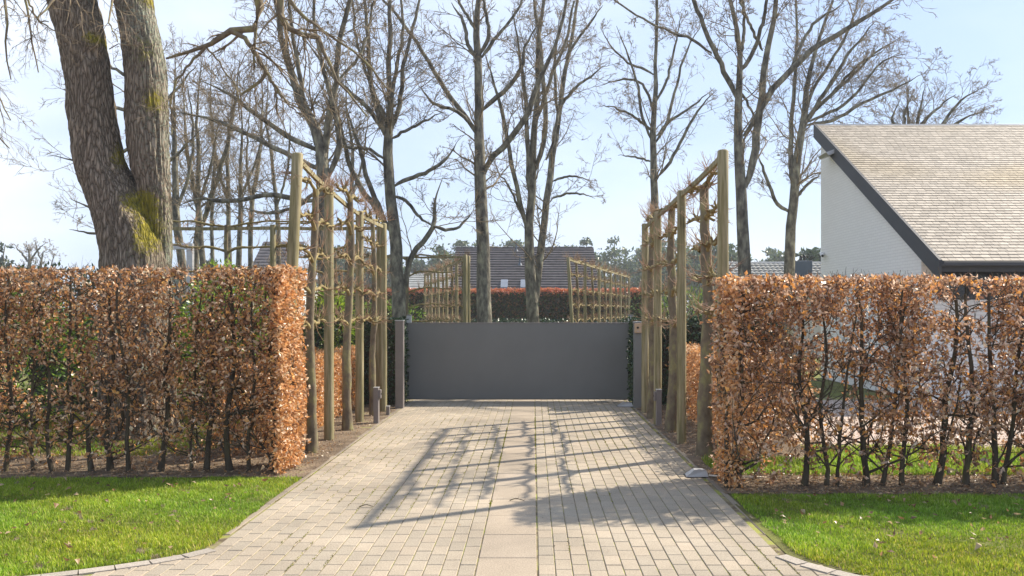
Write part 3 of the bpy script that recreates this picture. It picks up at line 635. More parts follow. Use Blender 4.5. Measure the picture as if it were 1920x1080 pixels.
# ------------------------------------------------------------------ trellis frames and pleached trees
def frame(posts, label, H, r=.055, group='wooden trellis frames', rail=True, lean=None, zb=-.05):
    """posts: list of (x, y); one thing: round posts and the flat rail nailed on top"""
    t = thing('trellis_frame', label, 'trellis', (posts[0][0], posts[0][1], 0), group)
    for i, (x, y) in enumerate(posts):
        h = H[i] if isinstance(H, (list, tuple)) else H; lx = (lean or {}).get(i, 0)
        P = np.stack([np.linspace(x - lx, x, 9), np.full(9, y), np.linspace(zb, h, 9)], 1); n = 18
        a = np.arange(n) * 2 * np.pi / n; V = []
        for k, p in enumerate(P):
            rr = r * (1.06 - .012 * k) * (1 + .012 * math.sin(k * 1.7 + i)); V += [(p[0] + rr * math.cos(q) * (1 - (.12 if abs(q - 4.4) < .1 else 0)), p[1] + rr * math.sin(q) * (1 - (.12 if abs(q - 4.4) < .1 else 0)), p[2]) for q in a]
        Fs = [(k * n + j, k * n + (j + 1) % n, (k + 1) * n + (j + 1) % n, (k + 1) * n + j) for k in range(8) for j in range(n)]
        m = MB(); V += [(P[-1][0] + r * .8 * math.cos(q), P[-1][1] + r * .8 * math.sin(q), h + r * .28) for q in a]
        Fs += [(8 * n + j, 8 * n + (j + 1) % n, 9 * n + (j + 1) % n, 9 * n + j) for j in range(n)] + [tuple(range(9 * n, 10 * n))]
        m.add(V, Fs); m.build('post', M['wood'], t, smooth=True)
    if rail:
        for i in range(len(posts) - 1):
            (xa, ya), (xb, yb) = posts[i], posts[i + 1]
            ha = (H[i] if isinstance(H, (list, tuple)) else H) - .045; hb = (H[i + 1] if isinstance(H, (list, tuple)) else H) - .045
            d = np.array([xb - xa, yb - ya, hb - ha]); s = np.array([-d[1], d[0], 0]); s /= np.linalg.norm(s); e = d / np.linalg.norm(d) * r * .95
            A = np.array([xa, ya, ha]) + e; B = np.array([xb, yb, hb]) - e; w2, h2 = .018, .027
            V = [p + s * w2 * a_ + np.array([0, 0, h2 * b_]) for p in (A, (A + B) / 2 + np.array([0, 0, -.012]), B) for a_, b_ in ((-1, -1), (1, -1), (1, 1), (-1, 1))]
            Fs = [(0, 1, 2, 3), (8, 9, 10, 11)] + [(k + j, k + (j + 1) % 4, k + 4 + (j + 1) % 4, k + 4 + j) for k in (0, 4) for j in range(4)]
            m = MB(); m.add(V, Fs); m.build('rail', M['wood'], t)
    return t
def pleached(x, y, d, label, H=3.15, r=.06, half=.9, z0=1.55, levels=5, seed=1, lean=0.0, group='pleached trees in the trellis rows', twig=27, curve=.02):
    rng = np.random.default_rng(seed); d = np.array([d[0], d[1], 0.]); d /= np.linalg.norm(d)
    t = thing('pleached_tree', label, 'tree', (x, y, 0), group)
    zs = np.linspace(-.04, H, 20); k = zs / H
    P = np.stack([x + lean * (k - 1) * 1 + curve * np.sin(zs * 2.3 + seed) + rng.normal(0, .004, 20), y + curve * np.sin(zs * 1.9 + seed * 2), zs], 1)
    rr = r * (1.05 - .45 * k) * (1 + .05 * np.sin(zs * 7 + seed)); rr[0] *= 1.25; rr[1] *= 1.1
    T = Tubes(); T.add(P, rr, 14); T.build('trunk', M['bark_esp'], t)
    A = Tubes(); Tw = Tubes()
    for lv in range(levels):
        z = z0 + (H + .03 - z0) * lv / (levels - 1)
        for sg in (-1, 1):
            n = 12; u = np.linspace(0, 1, n); zz = z - .10 + .12 * np.minimum(u * 4, 1) ** .7 + .02 * np.sin(u * 9 + lv + seed) + rng.normal(0, .008, n)
            px = np.interp(z, zs, P[:, 0]); py = np.interp(z, zs, P[:, 1]); L_ = half * rng.uniform(.85, 1.05)
            Q = np.stack([px + d[0] * sg * u * L_, py + d[1] * sg * u * L_, zz], 1); Q[:, :2] += (rng.normal(0, .012, (n, 2)) * np.minimum(u * 3, 1)[:, None])
            ar = np.linspace(.024, .013, n) * rng.uniform(.8, 1.2, n) * (r / .06) ** .5
            A.add(Q, ar, 8)
            # knuckles where old shoots were cut, then the young shoots
            kn, kr = spawn(Q[None], ar[None], 9, rng, n=3, ang=(50, 90), L=.10, lr=(.5, 1.1), rr=.75, rmin=.008, trop=.2, tip=.8, tmin=.1); A.add(kn, kr, 6)
            a, b = spawn(kn, kr, max(1, twig // 9) + (3 if lv == levels - 1 else 0), rng, n=5, ang=(5, 55), L=.34, lr=(.3, 1.2), rr=.3, rmin=.0032, trop=.12, wig=.14, tmin=.6, tip=.5); Tw.add(a, b, 4)
            a2, b2 = spawn(a, b, 1, rng, n=3, ang=(25, 55), L=.12, lr=(.4, 1), rr=.8, rmin=.002, trop=.1, tip=.6); Tw.add(a2, b2, 3)
    a, b = spawn(P[None, 8:], rr[None, 8:], 20, rng, n=4, ang=(40, 80), L=.22, lr=(.4, 1), rr=.05, rmin=.002, trop=.1, wig=.15, tmin=.1); Tw.add(a, b, 3)
    A.build('arms', M['arm_esp'], t); Tw.build('crown', M['twig_red'], t); return t
GL = 'pleached trees beside the driveway'
frame([(-2.56, 9.15), (-2.68, 11.05), (-2.65, 12.85), (-2.53, 14.2)], 'near trellis frame left of the driveway rising out of the hedge end', [3.39, 3.32, 3.2, 3.15], .062, lean={0: .16})
frame([(1.935, 8.6), (1.90, 10.8), (1.86, 12.6), (1.85, 13.95)], 'near trellis frame right of the driveway behind the hedge end', [3.32, 3.22, 3.16, 3.12], .058)
pleached(-2.62, 10.06, (0, 1), 'knobbly pleached tree left of the driveway nearest the tall hedge', seed=1, group=GL, r=.062, lean=.05)
pleached(-2.60, 12.0, (0, 1), 'split barked pleached tree in the middle of the left row', seed=2, group=GL, r=.066, lean=.06, H=3.3)
pleached(-2.58, 13.6, (0, 1), 'slim pleached tree of the left row beside the gate', seed=3, group=GL, r=.056)
pleached(2.02, 9.84, (0, 1), 'thick smooth pleached tree right of the driveway nearest the hedge', seed=4, group=GL, r=.088, z0=1.7)
pleached(1.95, 11.8, (0, 1), 'pleached tree with a bulging foot between two right posts', seed=5, group=GL, r=.078)
pleached(1.86, 13.25, (0, 1), 'rearmost pleached tree of the right row beside the doorbell post', seed=6, group=GL, r=.068)
frame([(-2.62, 14.32), (-4.42, 14.3), (-6.9, 14.3)], 'trellis frame crossing behind the big double trunk', [3.14, 3.14, 3.14], .05)
pleached(-5.2, 14.3, (1, 0), 'pleached tree with long dark arms right of the double trunk', seed=11, r=.055, half=1.5, twig=27)
pleached(-3.5, 14.36, (1, 0), 'pleached tree of the crossing trellis behind the second left post', seed=12, r=.05, half=.9, twig=27)
frame([(-1.86, 23), (-4.2, 23.0), (-6.6, 23)], 'trellis frame behind the gate left of the grey trunk', 3.2, .06)
pleached(-3.46, 23, (1, 0), 'pleached tree with curved arms behind the left gate post', seed=14, r=.07, half=1.3, H=3.15, twig=27, z0=1.4)
pleached(-5.4, 23, (1, 0), 'pleached tree of the rear trellis behind the left driveway row', seed=15, r=.06, half=1.0, H=3.15, twig=27, z0=1.4)
def row(a, b, k, H, lab, tl, seed, r=.05, lean=None):
    P = [(a[0] + (b[0] - a[0]) * i / k, a[1] + (b[1] - a[1]) * i / k) for i in range(k + 1)]
    frame(P, lab, H, r, lean=lean)
    d = (b[0] - a[0], b[1] - a[1]); L_ = math.hypot(*d) / k
    first = None
    for i in range(k):
        x, y = (P[i][0] + P[i + 1][0]) / 2, (P[i][1] + P[i + 1][1]) / 2
        if first is None: first = pleached(x, y, d, tl[0], seed=seed, r=.055, half=L_ * .48, H=H - .05, twig=36, z0=1.4)
        else:
            c = first.copy(); COL.objects.link(c); c.location = (x, y, 0); c['label'] = tl[i]
            for ch in first.children: q = ch.copy(); COL.objects.link(q); q.parent = c
row((-1.80, 23.4), (-4.5, 35), 5, 3.2, 'receding trellis frame behind the gate left of the grey trunk',
    ['nearest pleached tree of the left trellis row behind the gate', 'second nearest pleached tree of the left trellis row behind the gate', 'middle pleached tree of the left trellis row behind the gate', 'second farthest pleached tree of the left trellis row behind the gate', 'farthest pleached tree of the left trellis row behind the gate'], 21)
row((.99, 24), (4.2, 37), 5, 3.2, 'receding trellis frame behind the gate right of the twin trunk',
    ['nearest pleached tree of the right trellis row behind the gate', 'second nearest pleached tree of the right trellis row behind the gate', 'middle pleached tree of the right trellis row behind the gate', 'second farthest pleached tree of the right trellis row behind the gate', 'farthest pleached tree of the right trellis row behind the gate'], 22, lean={0: -.2})

# ------------------------------------------------------------------ gate, posts, small hardware
g = thing('sliding_gate', 'wide grey metal gate closing the driveway', 'gate', (-.28, 15.9, 0))
m = MB(); m.box(-2.385, 1.822, 15.875, 15.925, .045, 1.462, .004); m.build('panel', M['gate'], g)
m = MB(); m.box(-2.385, 1.822, 15.868, 15.932, 1.4645, 1.482, .003); m.build('top_rail', M['metal'], g)
m = MB(); m.box(-2.380, 1.817, 15.880, 15.920, .032, .043, .003); m.build('bottom_rail', M['metal'], g)
for x in (-2.36, 1.80):
    m = MB(); m.box(x - .02, x + .02, 15.84, 15.872, .40, .56, .004); m.build('hinge', M['black'], g)
g.location.y -= .12; g.location.x *= .9925; g.scale = (.9925, .9925, .9925)
m = MB(); m.box(-2.40, -2.26, 14.63, 14.77, -.02, 1.515, .006); t = thing('gate_post', 'plain grey square gate post left of the gate', 'post', (-2.33, 14.7, 0), 'grey gate posts'); m.build('shaft', M['metal'], t)
m = MB(); m.box(-2.408, -2.252, 14.622, 14.778, 1.517, 1.53, .003); m.build('cap', M['alu'], t)
t = thing('gate_post', 'grey square gate post carrying the copper doorbell', 'post', (1.82, 14.7, 0), 'grey gate posts')
m = MB(); m.box(1.75, 1.89, 14.63, 14.77, -.02, 1.49, .006); m.build('shaft', M['gate'], t)
m = MB(); m.box(1.742, 1.898, 14.622, 14.778, 1.492, 1.505, .003); m.build('cap', M['alu'], t)
m = MB(); m.box(1.752, 1.892, 14.595, 14.627, 1.31, 1.475, .006); bell = m.build('doorbell', M['brass'], t)
m = MB(); m.cyl((1.81, 14.594, 1.40), (1.81, 14.578, 1.40), .022, .015, 16); m.build('camera_lens', M['black'], bell)
m = MB(); m.box(1.79, 1.83, 14.588, 14.594, 1.335, 1.345, .001); m.build('push_button', M['alu'], bell)
for x, lb in ((-2.38, 'slim pale guide post behind the left end of the gate'), (1.865, 'slim pale guide post behind the right end of the gate')):
    m = MB(); m.box(x - .045, x + .045, 16.1, 16.19, -.02, 1.60, .005); t = thing('guide_post', lb, 'post', (x, 16.14, 0), 'gate guide posts'); m.build('shaft', M['alu'], t)
    m = MB(); m.box(x - .05, x + .05, 16.095, 16.195, 1.602, 1.62, .003); m.build('cap', M['metal'], t)
def sensor(x, y, h, w_, label, sd_, name='sensor_post'):
    t = thing(name, label, 'post', (x, y, 0), 'grey posts beside the driveway')
    m = MB(); m.box(x - w_ / 2, x + w_ / 2, y - w_ * .7, y + w_ * .7, -.02, h, .005); m.build('shaft', M['metal'], t)
    if sd_:
        m = MB(); m.box(min(x + sd_ * w_ / 2, x + sd_ * (w_ / 2 + .035)), max(x + sd_ * w_ / 2, x + sd_ * (w_ / 2 + .035)), y - .04, y + .04, h - .16, h - .025, .006); c = m.build('sensor_box', M['metal'], t)
        m = MB(); x2 = x + sd_ * (w_ / 2 + .036); m.cyl((x2, y, h - .09), (x2 + sd_ * .004, y, h - .09), .014, .014, 12); m.build('lens', M['black'], c)
    m = MB(); m.box(x - w_ / 2 - .004, x + w_ / 2 + .004, y - w_ * .7 - .004, y + w_ * .7 + .004, h + .002, h + .012, .002); m.build('cap', M['alu'], t)
sensor(-2.37, 12.73, .53, .075, 'knee high grey sensor post left of the driveway', 1)
sensor(-2.37, 13.75, .13, .055, 'short grey stub behind the left sensor post', 0)
sensor(1.86, 12.5, .52, .075, 'knee high grey sensor post right of the driveway', -1)
sensor(1.84, 13.35, .13, .055, 'short grey stub behind the right sensor post', 0)
def wedge(x, y, s, label):
    t = thing('gate_stop_cover', label, 'cover', (x, y, 0), 'grey wedge covers on the driveway edge'); a = s / 2
    m = MB(); V = [(x - a * 1.25, y - a, .006), (x + a * 1.25, y - a, .006), (x + a * 1.1, y + a, .006), (x - a * 1.1, y + a, .006), (x - a * .35, y - a * .85, .075), (x + a * 1.05, y - a * .75, .07), (x + a * .8, y + a * .4, .07), (x - a * .2, y + a * .3, .075)]
    m.add(V, [(3, 2, 1, 0), (0, 1, 5, 4), (1, 2, 6, 5), (2, 3, 7, 6), (3, 0, 4, 7), (4, 5, 6, 7)]); m.build('cover_plate', M['alu'], t)
    m = MB(); m.box(x - a * 1.27, x + a * 1.27, y - a * 1.03, y + a * 1.03, .001, .007); m.build('base_plate', M['black'], t)
wedge(1.67, 8.66, .18, 'low grey metal wedge at the drive edge by the right hedge')
wedge(1.62, 14.95, .22, 'low dark wedge cover at the foot of the right gate post')
cb = resample([(1.79, 8.58, .02), (1.9, 8.47, .03), (2.05, 8.50, .02), (2.2, 8.46, .03), (2.35, 8.52, .01)], 24); T = Tubes(); T.add(cb, np.full(24, .009), 8)
tag(T.build('cable', M['cable']), 'pale cable lying on the soil beside the grey wedge', 'cable')
t = thing('metal_frame', 'grey rectangular metal frame right of the double trunk', 'frame', (-7.2, 17, 0))
m = MB(); m.box(-6.98, -6.86, 16.95, 17.05, 0, 3.05, .004); m.build('upright', M['alu'], t)
m = MB(); m.box(-8.2, -6.985, 16.95, 17.05, 2.93, 3.05, .004); m.build('crossbar', M['alu'], t)
m = MB(); m.box(-8.3, -8.205, 16.95, 17.05, 0, 3.05, .004); m.build('upright', M['alu'], t)

# ------------------------------------------------------------------ the white house with the slate roof
hs = thing('house', 'white painted brick house with a steep slate roof', 'house', (9, 18, 0))
EX, EY, EZ, RY, RZ = 7.26, 15.0, 2.57, 21.65, 6.45; XR = 17.0
slope = np.array([0, RY - EY, RZ - EZ]); SL = np.linalg.norm(slope); su = slope / SL; sn = np.array([0, -su[2], su[1]])
def roof_slates():
    rowh, tw = .132, .165; Vs, cs_ = [], []
    nr = int(SL / rowh)
    for i in range(nr + 1):
        s0 = i * SL / (nr + 1); s1 = min(s0 + SL / (nr + 1) * 1.2, SL); off = (i % 2) * tw / 2 + R.uniform(-.012, .012)
        x = EX + .02 - off
        while x < XR:
            x1 = x + tw * R.uniform(.86, 1.1); xa, xb = max(x, EX + .02) + .002, x1 - .005
            if xb > xa + .02:
                th = .006 + R.uniform(-.001, .001); a = np.array([0, EY, EZ]) + su * (s0 + R.uniform(-.004, .004)) + sn * .015; b = np.array([0, EY, EZ]) + su * s1 + sn * .003
                q = [(xa, a), (xb, a), (xb, b), (xa, b)]
                Vs.append([(X, p[1], p[2]) for X, p in q] + [(X, (p + sn * th)[1], (p + sn * th)[2]) for X, p in q])
                base = np.array([.36, .315, .255]) * R.uniform(.78, 1.16); u = np.array([[xa, s0, 0]])
                y_ = max(0, vnoise(u, 1.3, 5)[0] - .15) * (.8 if xa < 11 else .4); base = base * (1 - y_ * np.array([.02, .16, .5])); cs_.append(base)
            x = x1
    Vs = np.array(Vs); N = len(Vs)
    q = np.array([(4, 5, 6, 7), (0, 1, 5, 4), (1, 2, 6, 5), (3, 0, 4, 7), (2, 3, 7, 6)])
    rf = MB(); 
    A = [(EX + .03, EY + .02, EZ - .04), (XR, EY + .02, EZ - .04), (XR, RY, RZ - .03), (EX + .03, RY, RZ - .03)]
    rf.add(np.array(A + [(x, y, z - .14) for x, y, z in A]), [(0, 1, 2, 3), (7, 6, 5, 4), (0, 4, 5, 1), (1, 5, 6, 2), (2, 6, 7, 3), (3, 7, 4, 0)])
    roof = rf.build('roof', M['fascia'], hs)
    mesh('slates', Vs.reshape(-1, 3), (q[None] + (np.arange(N) * 8)[:, None, None]).reshape(-1, 4), M['slate'], roof, col=np.repeat(np.array(cs_), 8, axis=0))
    m = MB(); m.box(EX, XR, RY - .02, RY + .09, RZ - .05, RZ + .035, .01); m.build('ridge_trim', M['alu'], roof)
    m = MB(); m.box(EX, XR, EY - .10, EY + .0, EZ - .08, EZ - .005, .01); m.build('gutter', M['fascia'], roof)
    m = MB(); V = []
    for x in (EX - .045, EX + .012):
        V += [(x, EY - .02, EZ + .03), (x, RY + .05, RZ + .055), (x, RY + .05, RZ - .30), (x, EY + .0, EZ - .33)]
    m.add(V, [(0, 1, 2, 3), (7, 6, 5, 4), (0, 4, 5, 1), (1, 5, 6, 2), (2, 6, 7, 3), (3, 7, 4, 0)]); m.build('fascia_board', M['fascia'], hs)
roof_slates()
m = MB(); wx = EX + .06
V = []
for x in (wx, wx + .3): V += [(x, 15.9, -.02), (x, 21.45, -.02), (x, 21.45, 6.12), (x, 15.9, 2.86)]
m.add(V, [(0, 1, 2, 3), (7, 6, 5, 4), (0, 4, 5, 1), (1, 5, 6, 2), (2, 6, 7, 3), (3, 7, 4, 0)]); m.build('wall', M['brick'], hs)
m = MB(); m.box(wx + .302, XR, 15.9, 16.2, -.02, 1.9); m.build('wall', M['brick'], hs)
m = MB(); m.box(wx + .302, XR, 15.98, 16.02, 1.905, 2.75); wn = m.build('window', M['glass'], hs)
for x in np.arange(wx + .9, XR, 1.3): m = MB(); m.box(x, x + .07, 15.9, 15.975, 1.905, 2.75); m.build('window_frame', M['fascia'], wn)
m = MB(); m.box(wx + .31, XR, 21.2, 21.45, -.02, 6.0); m.build('wall', M['brick'], hs)
fl = thing('floodlight', 'grey outdoor floodlight high on the white gable wall', 'lamp', (7.2, 20.6, 5.4))
m = MB(); V = [(7.08, 20.2, 5.42), (7.31, 20.2, 5.50), (7.31, 20.8, 5.50), (7.08, 20.8, 5.42), (7.02, 20.2, 5.49), (7.31, 20.2, 5.60), (7.31, 20.8, 5.60), (7.02, 20.8, 5.49)]
m.add(V, [(3, 2, 1, 0), (4, 5, 6, 7), (0, 1, 5, 4), (1, 2, 6, 5), (2, 3, 7, 6), (3, 0, 4, 7)]); m.build('housing', M['alu'], fl)
sc_ = thing('security_camera', 'small white security camera on the white gable wall', 'camera', (7.2, 21.2, 3.1))
m = MB(); m.cyl((7.32, 21.2, 3.12), (7.22, 21.2, 3.12), .05, .045, 14); m.build('mount', M['white'], sc_)
m = MB(); m.cyl((7.26, 21.25, 3.12), (7.20, 20.98, 3.06), .04, .04, 14); b_ = m.build('body', M['white'], sc_)
m = MB(); m.cyl((7.199, 20.975, 3.059), (7.195, 20.96, 3.055), .03, .026, 14); m.build('lens', M['black'], b_)

# ------------------------------------------------------------------ houses behind
def tiled_slope(parent, x0, x1, y0, z0, y1, z1, rows, mat, cols=None, name='roof', step=.05):
    Vs, Fs = [], []
    for i in range(rows):
        a, b = i / rows, (i + 1) / rows
        ya, za, yb, zb = y0 + (y1 - y0) * a, z0 + (z1 - z0) * a, y0 + (y1 - y0) * b, z0 + (z1 - z0) * b
        xs = np.linspace(x0, x1, (cols or 1) * 4 + 1); wv = (.035 * np.abs(np.sin(np.linspace(0, math.pi * (cols or 1), len(xs)))) if cols else np.zeros(len(xs)))
        for line in ((ya - step * .3, za - .02, 0), (ya - step * .3, za + step, 1), (yb, zb + .012, 1)):
            base = len(Vs); Vs += [(x, line[0], line[1] + v * line[2]) for x, v in zip(xs, wv)]
        n = len(xs); s = len(Vs) - 3 * n
        for k in (0, 1):
            for j in range(n - 1): Fs.append((s + k * n + j, s + k * n + j + 1, s + (k + 1) * n + j + 1, s + (k + 1) * n + j))
    return mesh(name, np.array(Vs, float), np.array(Fs), mat, parent)
h2 = thing('house', 'low house with a brown striped tile roof behind the red hedge', 'house', (-.6, 52, 0))
X0, X1 = -4.95, 3.86
rf = tiled_slope(h2, X0, X1, 49, 2.55, 54, 5.66, 19, M['roof_brown'], step=.10)
m = MB(); m.box(X0, X1, 53.95, 54.15, 5.62, 5.75, .02); m.build('ridge', M['roof_brown'], rf)
m = MB(); [m.box(x, x + .28, 53.93, 54.17, 5.755, 5.80, .01) for x in np.arange(X0, X1 - .2, .42)]; m.build('ridge_caps', M['alu'], rf)
m = MB(); V = [(x, y, z) for x in (X0 + .15, X1 - .15) for y, z in ((49.4, -.1), (58.6, -.1), (58.6, 2.7), (54, 5.5), (49.4, 2.7))]
m.add(V, [(0, 1, 2, 3, 4), (9, 8, 7, 6, 5), (0, 5, 6, 1), (1, 6, 7, 2), (0, 4, 9, 5)]); m.build('wall', M['wall_far'], h2)
for pxa in (939, 976):
    xa = stemx(pxa, 50.0); m = MB(); xb = xa + .42
    def P_(x, s, o): return (x, 49 + 5 * s, 2.55 + 3.11 * s + o)
    m.add([P_(xa, .10, .05), P_(xb, .10, .05), P_(xb, .25, .05), P_(xa, .25, .05), P_(xa, .10, .22), P_(xb, .10, .22), P_(xb, .25, .22), P_(xa, .25, .22)], [(4, 5, 6, 7), (0, 1, 5, 4), (1, 2, 6, 5), (2, 3, 7, 6), (3, 0, 4, 7)])
    sk = m.build('skylight', M['skylight'], rf)
for pxa, pt, s in ((968, 458, .93), (975, 484, .62)):
    y = 49 + 5 * s; z = 2.55 + 3.11 * s; x = stemx(pxa, y); m = MB(); m.cyl((x, y, z), (x, y, z + .62), .06, .05, 10, .03); m.cyl((x, y, z - .05), (x, y, z + .16), .2, .07, 10); m.build('vent_pipe', M['zinc'], rf)
h3 = thing('house', 'low house with grey pantile roof beside the white gable', 'house', (11, 37, 0))
rf3 = tiled_slope(h3, stemx(1372, 34), stemx(1650, 34), 33, 2.3, 36, 3.68, 11, M['roof_grey'], cols=30)
m = MB(); m.box(stemx(1372, 34), stemx(1650, 34), 35.95, 36.15, 3.60, 3.78, .03); m.build('ridge', M['alu'], rf3)
m = MB(); m.box(stemx(1375, 34), stemx(1645, 34), 33.3, 40, -.1, 2.35); m.build('wall', M['wall_far'], h3)
m = MB(); m.box(stemx(1486, 34.5), stemx(1519, 34.5), 34.2, 34.9, 2.2, 3.72, .02); ch = m.build('chimney', M['zinc'], h3)
for px in (1502, 1509):
    m = MB(); x = stemx(px, 34.5); m.cyl((x, 34.5, 3.72), (x, 34.5, 3.85), .05, .04, 10); m.cyl((x, 34.5, 3.86), (x, 34.5, 3.93), .075, .05, 10, .02); m.build('flue', M['black'], ch)
h4 = thing('house', 'grey brown roofed house seen between the bare trees on the left', 'house', (-16, 54, 0))
rf4 = tiled_slope(h4, stemx(475, 52), stemx(556, 52), 50, 3.2, 54, 6.1, 14, M['roof_brown'])
m = MB(); m.box(stemx(440, 52), stemx(556, 52), 50.4, 58, -.1, 3.3); m.build('wall', M['white'], h4)
h5 = thing('house', 'pale rendered house far behind the rear left trellis', 'house', (-9, 62, 0))
m = MB(); m.box(stemx(752, 62), stemx(838, 62), 62, 68, -.1, 3.3); m.build('wall', M['wall_far'], h5)
rf5 = tiled_slope(h5, stemx(745, 62), stemx(845, 62), 61.6, 3.1, 66, 4.6, 8, M['roof_grey'])
m = MB(); [m.box(x, x + 1.0, 61.95, 61.99, 1.2, 2.6) for x in (-9.2, -7.4)]; m.build('window', M['glass'], h5)
fc = thing('wire_fence', 'dark wire mesh fence beyond the right trellis row', 'fence', (6, 41, 0))
m = MB(); [m.cyl((x, 41, 0), (x, 41, 2.6), .03, .03, 8) for x in (4.9, 6.6, 8.3)]; m.build('posts', M['black'], fc)
T = Tubes()
for z in np.arange(.2, 2.6, .4): T.add(np.array([(4.9, 41, z), (8.3, 41, z)]), np.array([.012, .012]), 4)
for x in np.arange(4.9, 8.3, .12): T.add(np.array([(x, 41, 0), (x, 41, 2.6)]), np.array([.008, .008]), 4)
T.build('mesh_wires', M['black'], fc)

# ------------------------------------------------------------------ bare trees
def bare_tree(name, Y, stems, label, group='bare trees behind the garden', seed=1, lev=(7, 6, 4, 2), wig=.16, mat='bark_far', twigmat='twig', trop=.06, lr1=(.10, .28), detail=1.0, dev=.22, droop=0.0, rmin=.007, base=None, laterals=True):
    rng = np.random.default_rng(seed)
    b0 = at(stems[0][0][0], 600, Y); t = thing(name, label, 'tree', (b0[0], Y, 0), group)
    SP, SR = [], []; T = Tubes(); npt = 16
    for si, st in enumerate(stems):
        pts = []; dy = rng.uniform(-dev, dev) if si else 0.0; x0, y0 = st[0][0], st[0][1]
        for (px, py, wd) in st:
            Yi = Y + dy * math.hypot(px - x0, py - y0) * Y / F; p = at(px, py, Yi); pts.append((*p, wd * .82 * Yi / F / 2))
        q = resample(pts, npt); jit = rng.normal(0, .004 + .0004 * Y, (npt, 3)); jit[0] = 0; q[:, :3] += jit
        q[:, 3] = np.maximum(q[:, 3], .006)
        if st[-1][1] > 0: q[-5:, 3] *= np.array([.9, .75, .6, .45, .25])
        if si == 0: q[0, 2] = -.1; q[0, 3] *= 1.15
        else: q[:3, 3] *= np.array([.4, .75, .95])
        T.add(q[:, :3], q[:, 3], 12 if q[:, 3].max() > .08 else 8); SP.append(q[:, :3]); SR.append(q[:, 3])
    SP = np.array(SP); SR = np.array(SR)
    T.build('trunk', M[mat], t)
    B = Tubes()
    k = [max(1, int(round(v * detail))) for v in lev]
    Ls = np.linalg.norm(np.diff(SP, axis=1), axis=2).sum(1)
    # laterals from the stems, longer stems carry more
    a_l, b_l = [], []
    for i in range(len(SP)):
        kk = max(3, int(Ls[i] * k[0] * .36)); tm = .42 if i == 0 else .12
        a, b = spawn(SP[i:i + 1], SR[i:i + 1], kk, rng, n=8, ang=(22, 62), L=3.2 + .10 * Ls[i], lr=(.16, .7), rr=.22, rmin=.009, trop=trop, wig=wig, tmin=tm, tip=.25); a_l.append(a); b_l.append(b)
    A1, R1 = np.concatenate(a_l), np.concatenate(b_l); B.add(A1, R1, 6)
    A2, R2 = spawn(A1, R1, k[1], rng, n=6, ang=(25, 60), lr=(.25, .55), rr=.5, rmin=.006, trop=trop * .6 - droop * .3, wig=wig * 1.2, tmin=.12, tip=.35); B.add(A2, R2, 4)
    A3, R3 = spawn(A2, R2, k[2], rng, n=5, ang=(25, 60), lr=(.35, .7), rr=.6, rmin=rmin, trop=trop * .4 - droop, wig=wig * 1.3, tmin=.15, tip=.5); B.add(A3, R3, 3)
    A4, R4 = spawn(A3, R3, k[3], rng, n=4, ang=(25, 60), lr=(.3, .7), rr=.7, rmin=rmin * .75, trop=-droop, wig=wig * 1.4, tmin=.2, tip=.6); B.add(A4, R4, 3)
    B.build('crown', M[twigmat], t); return t
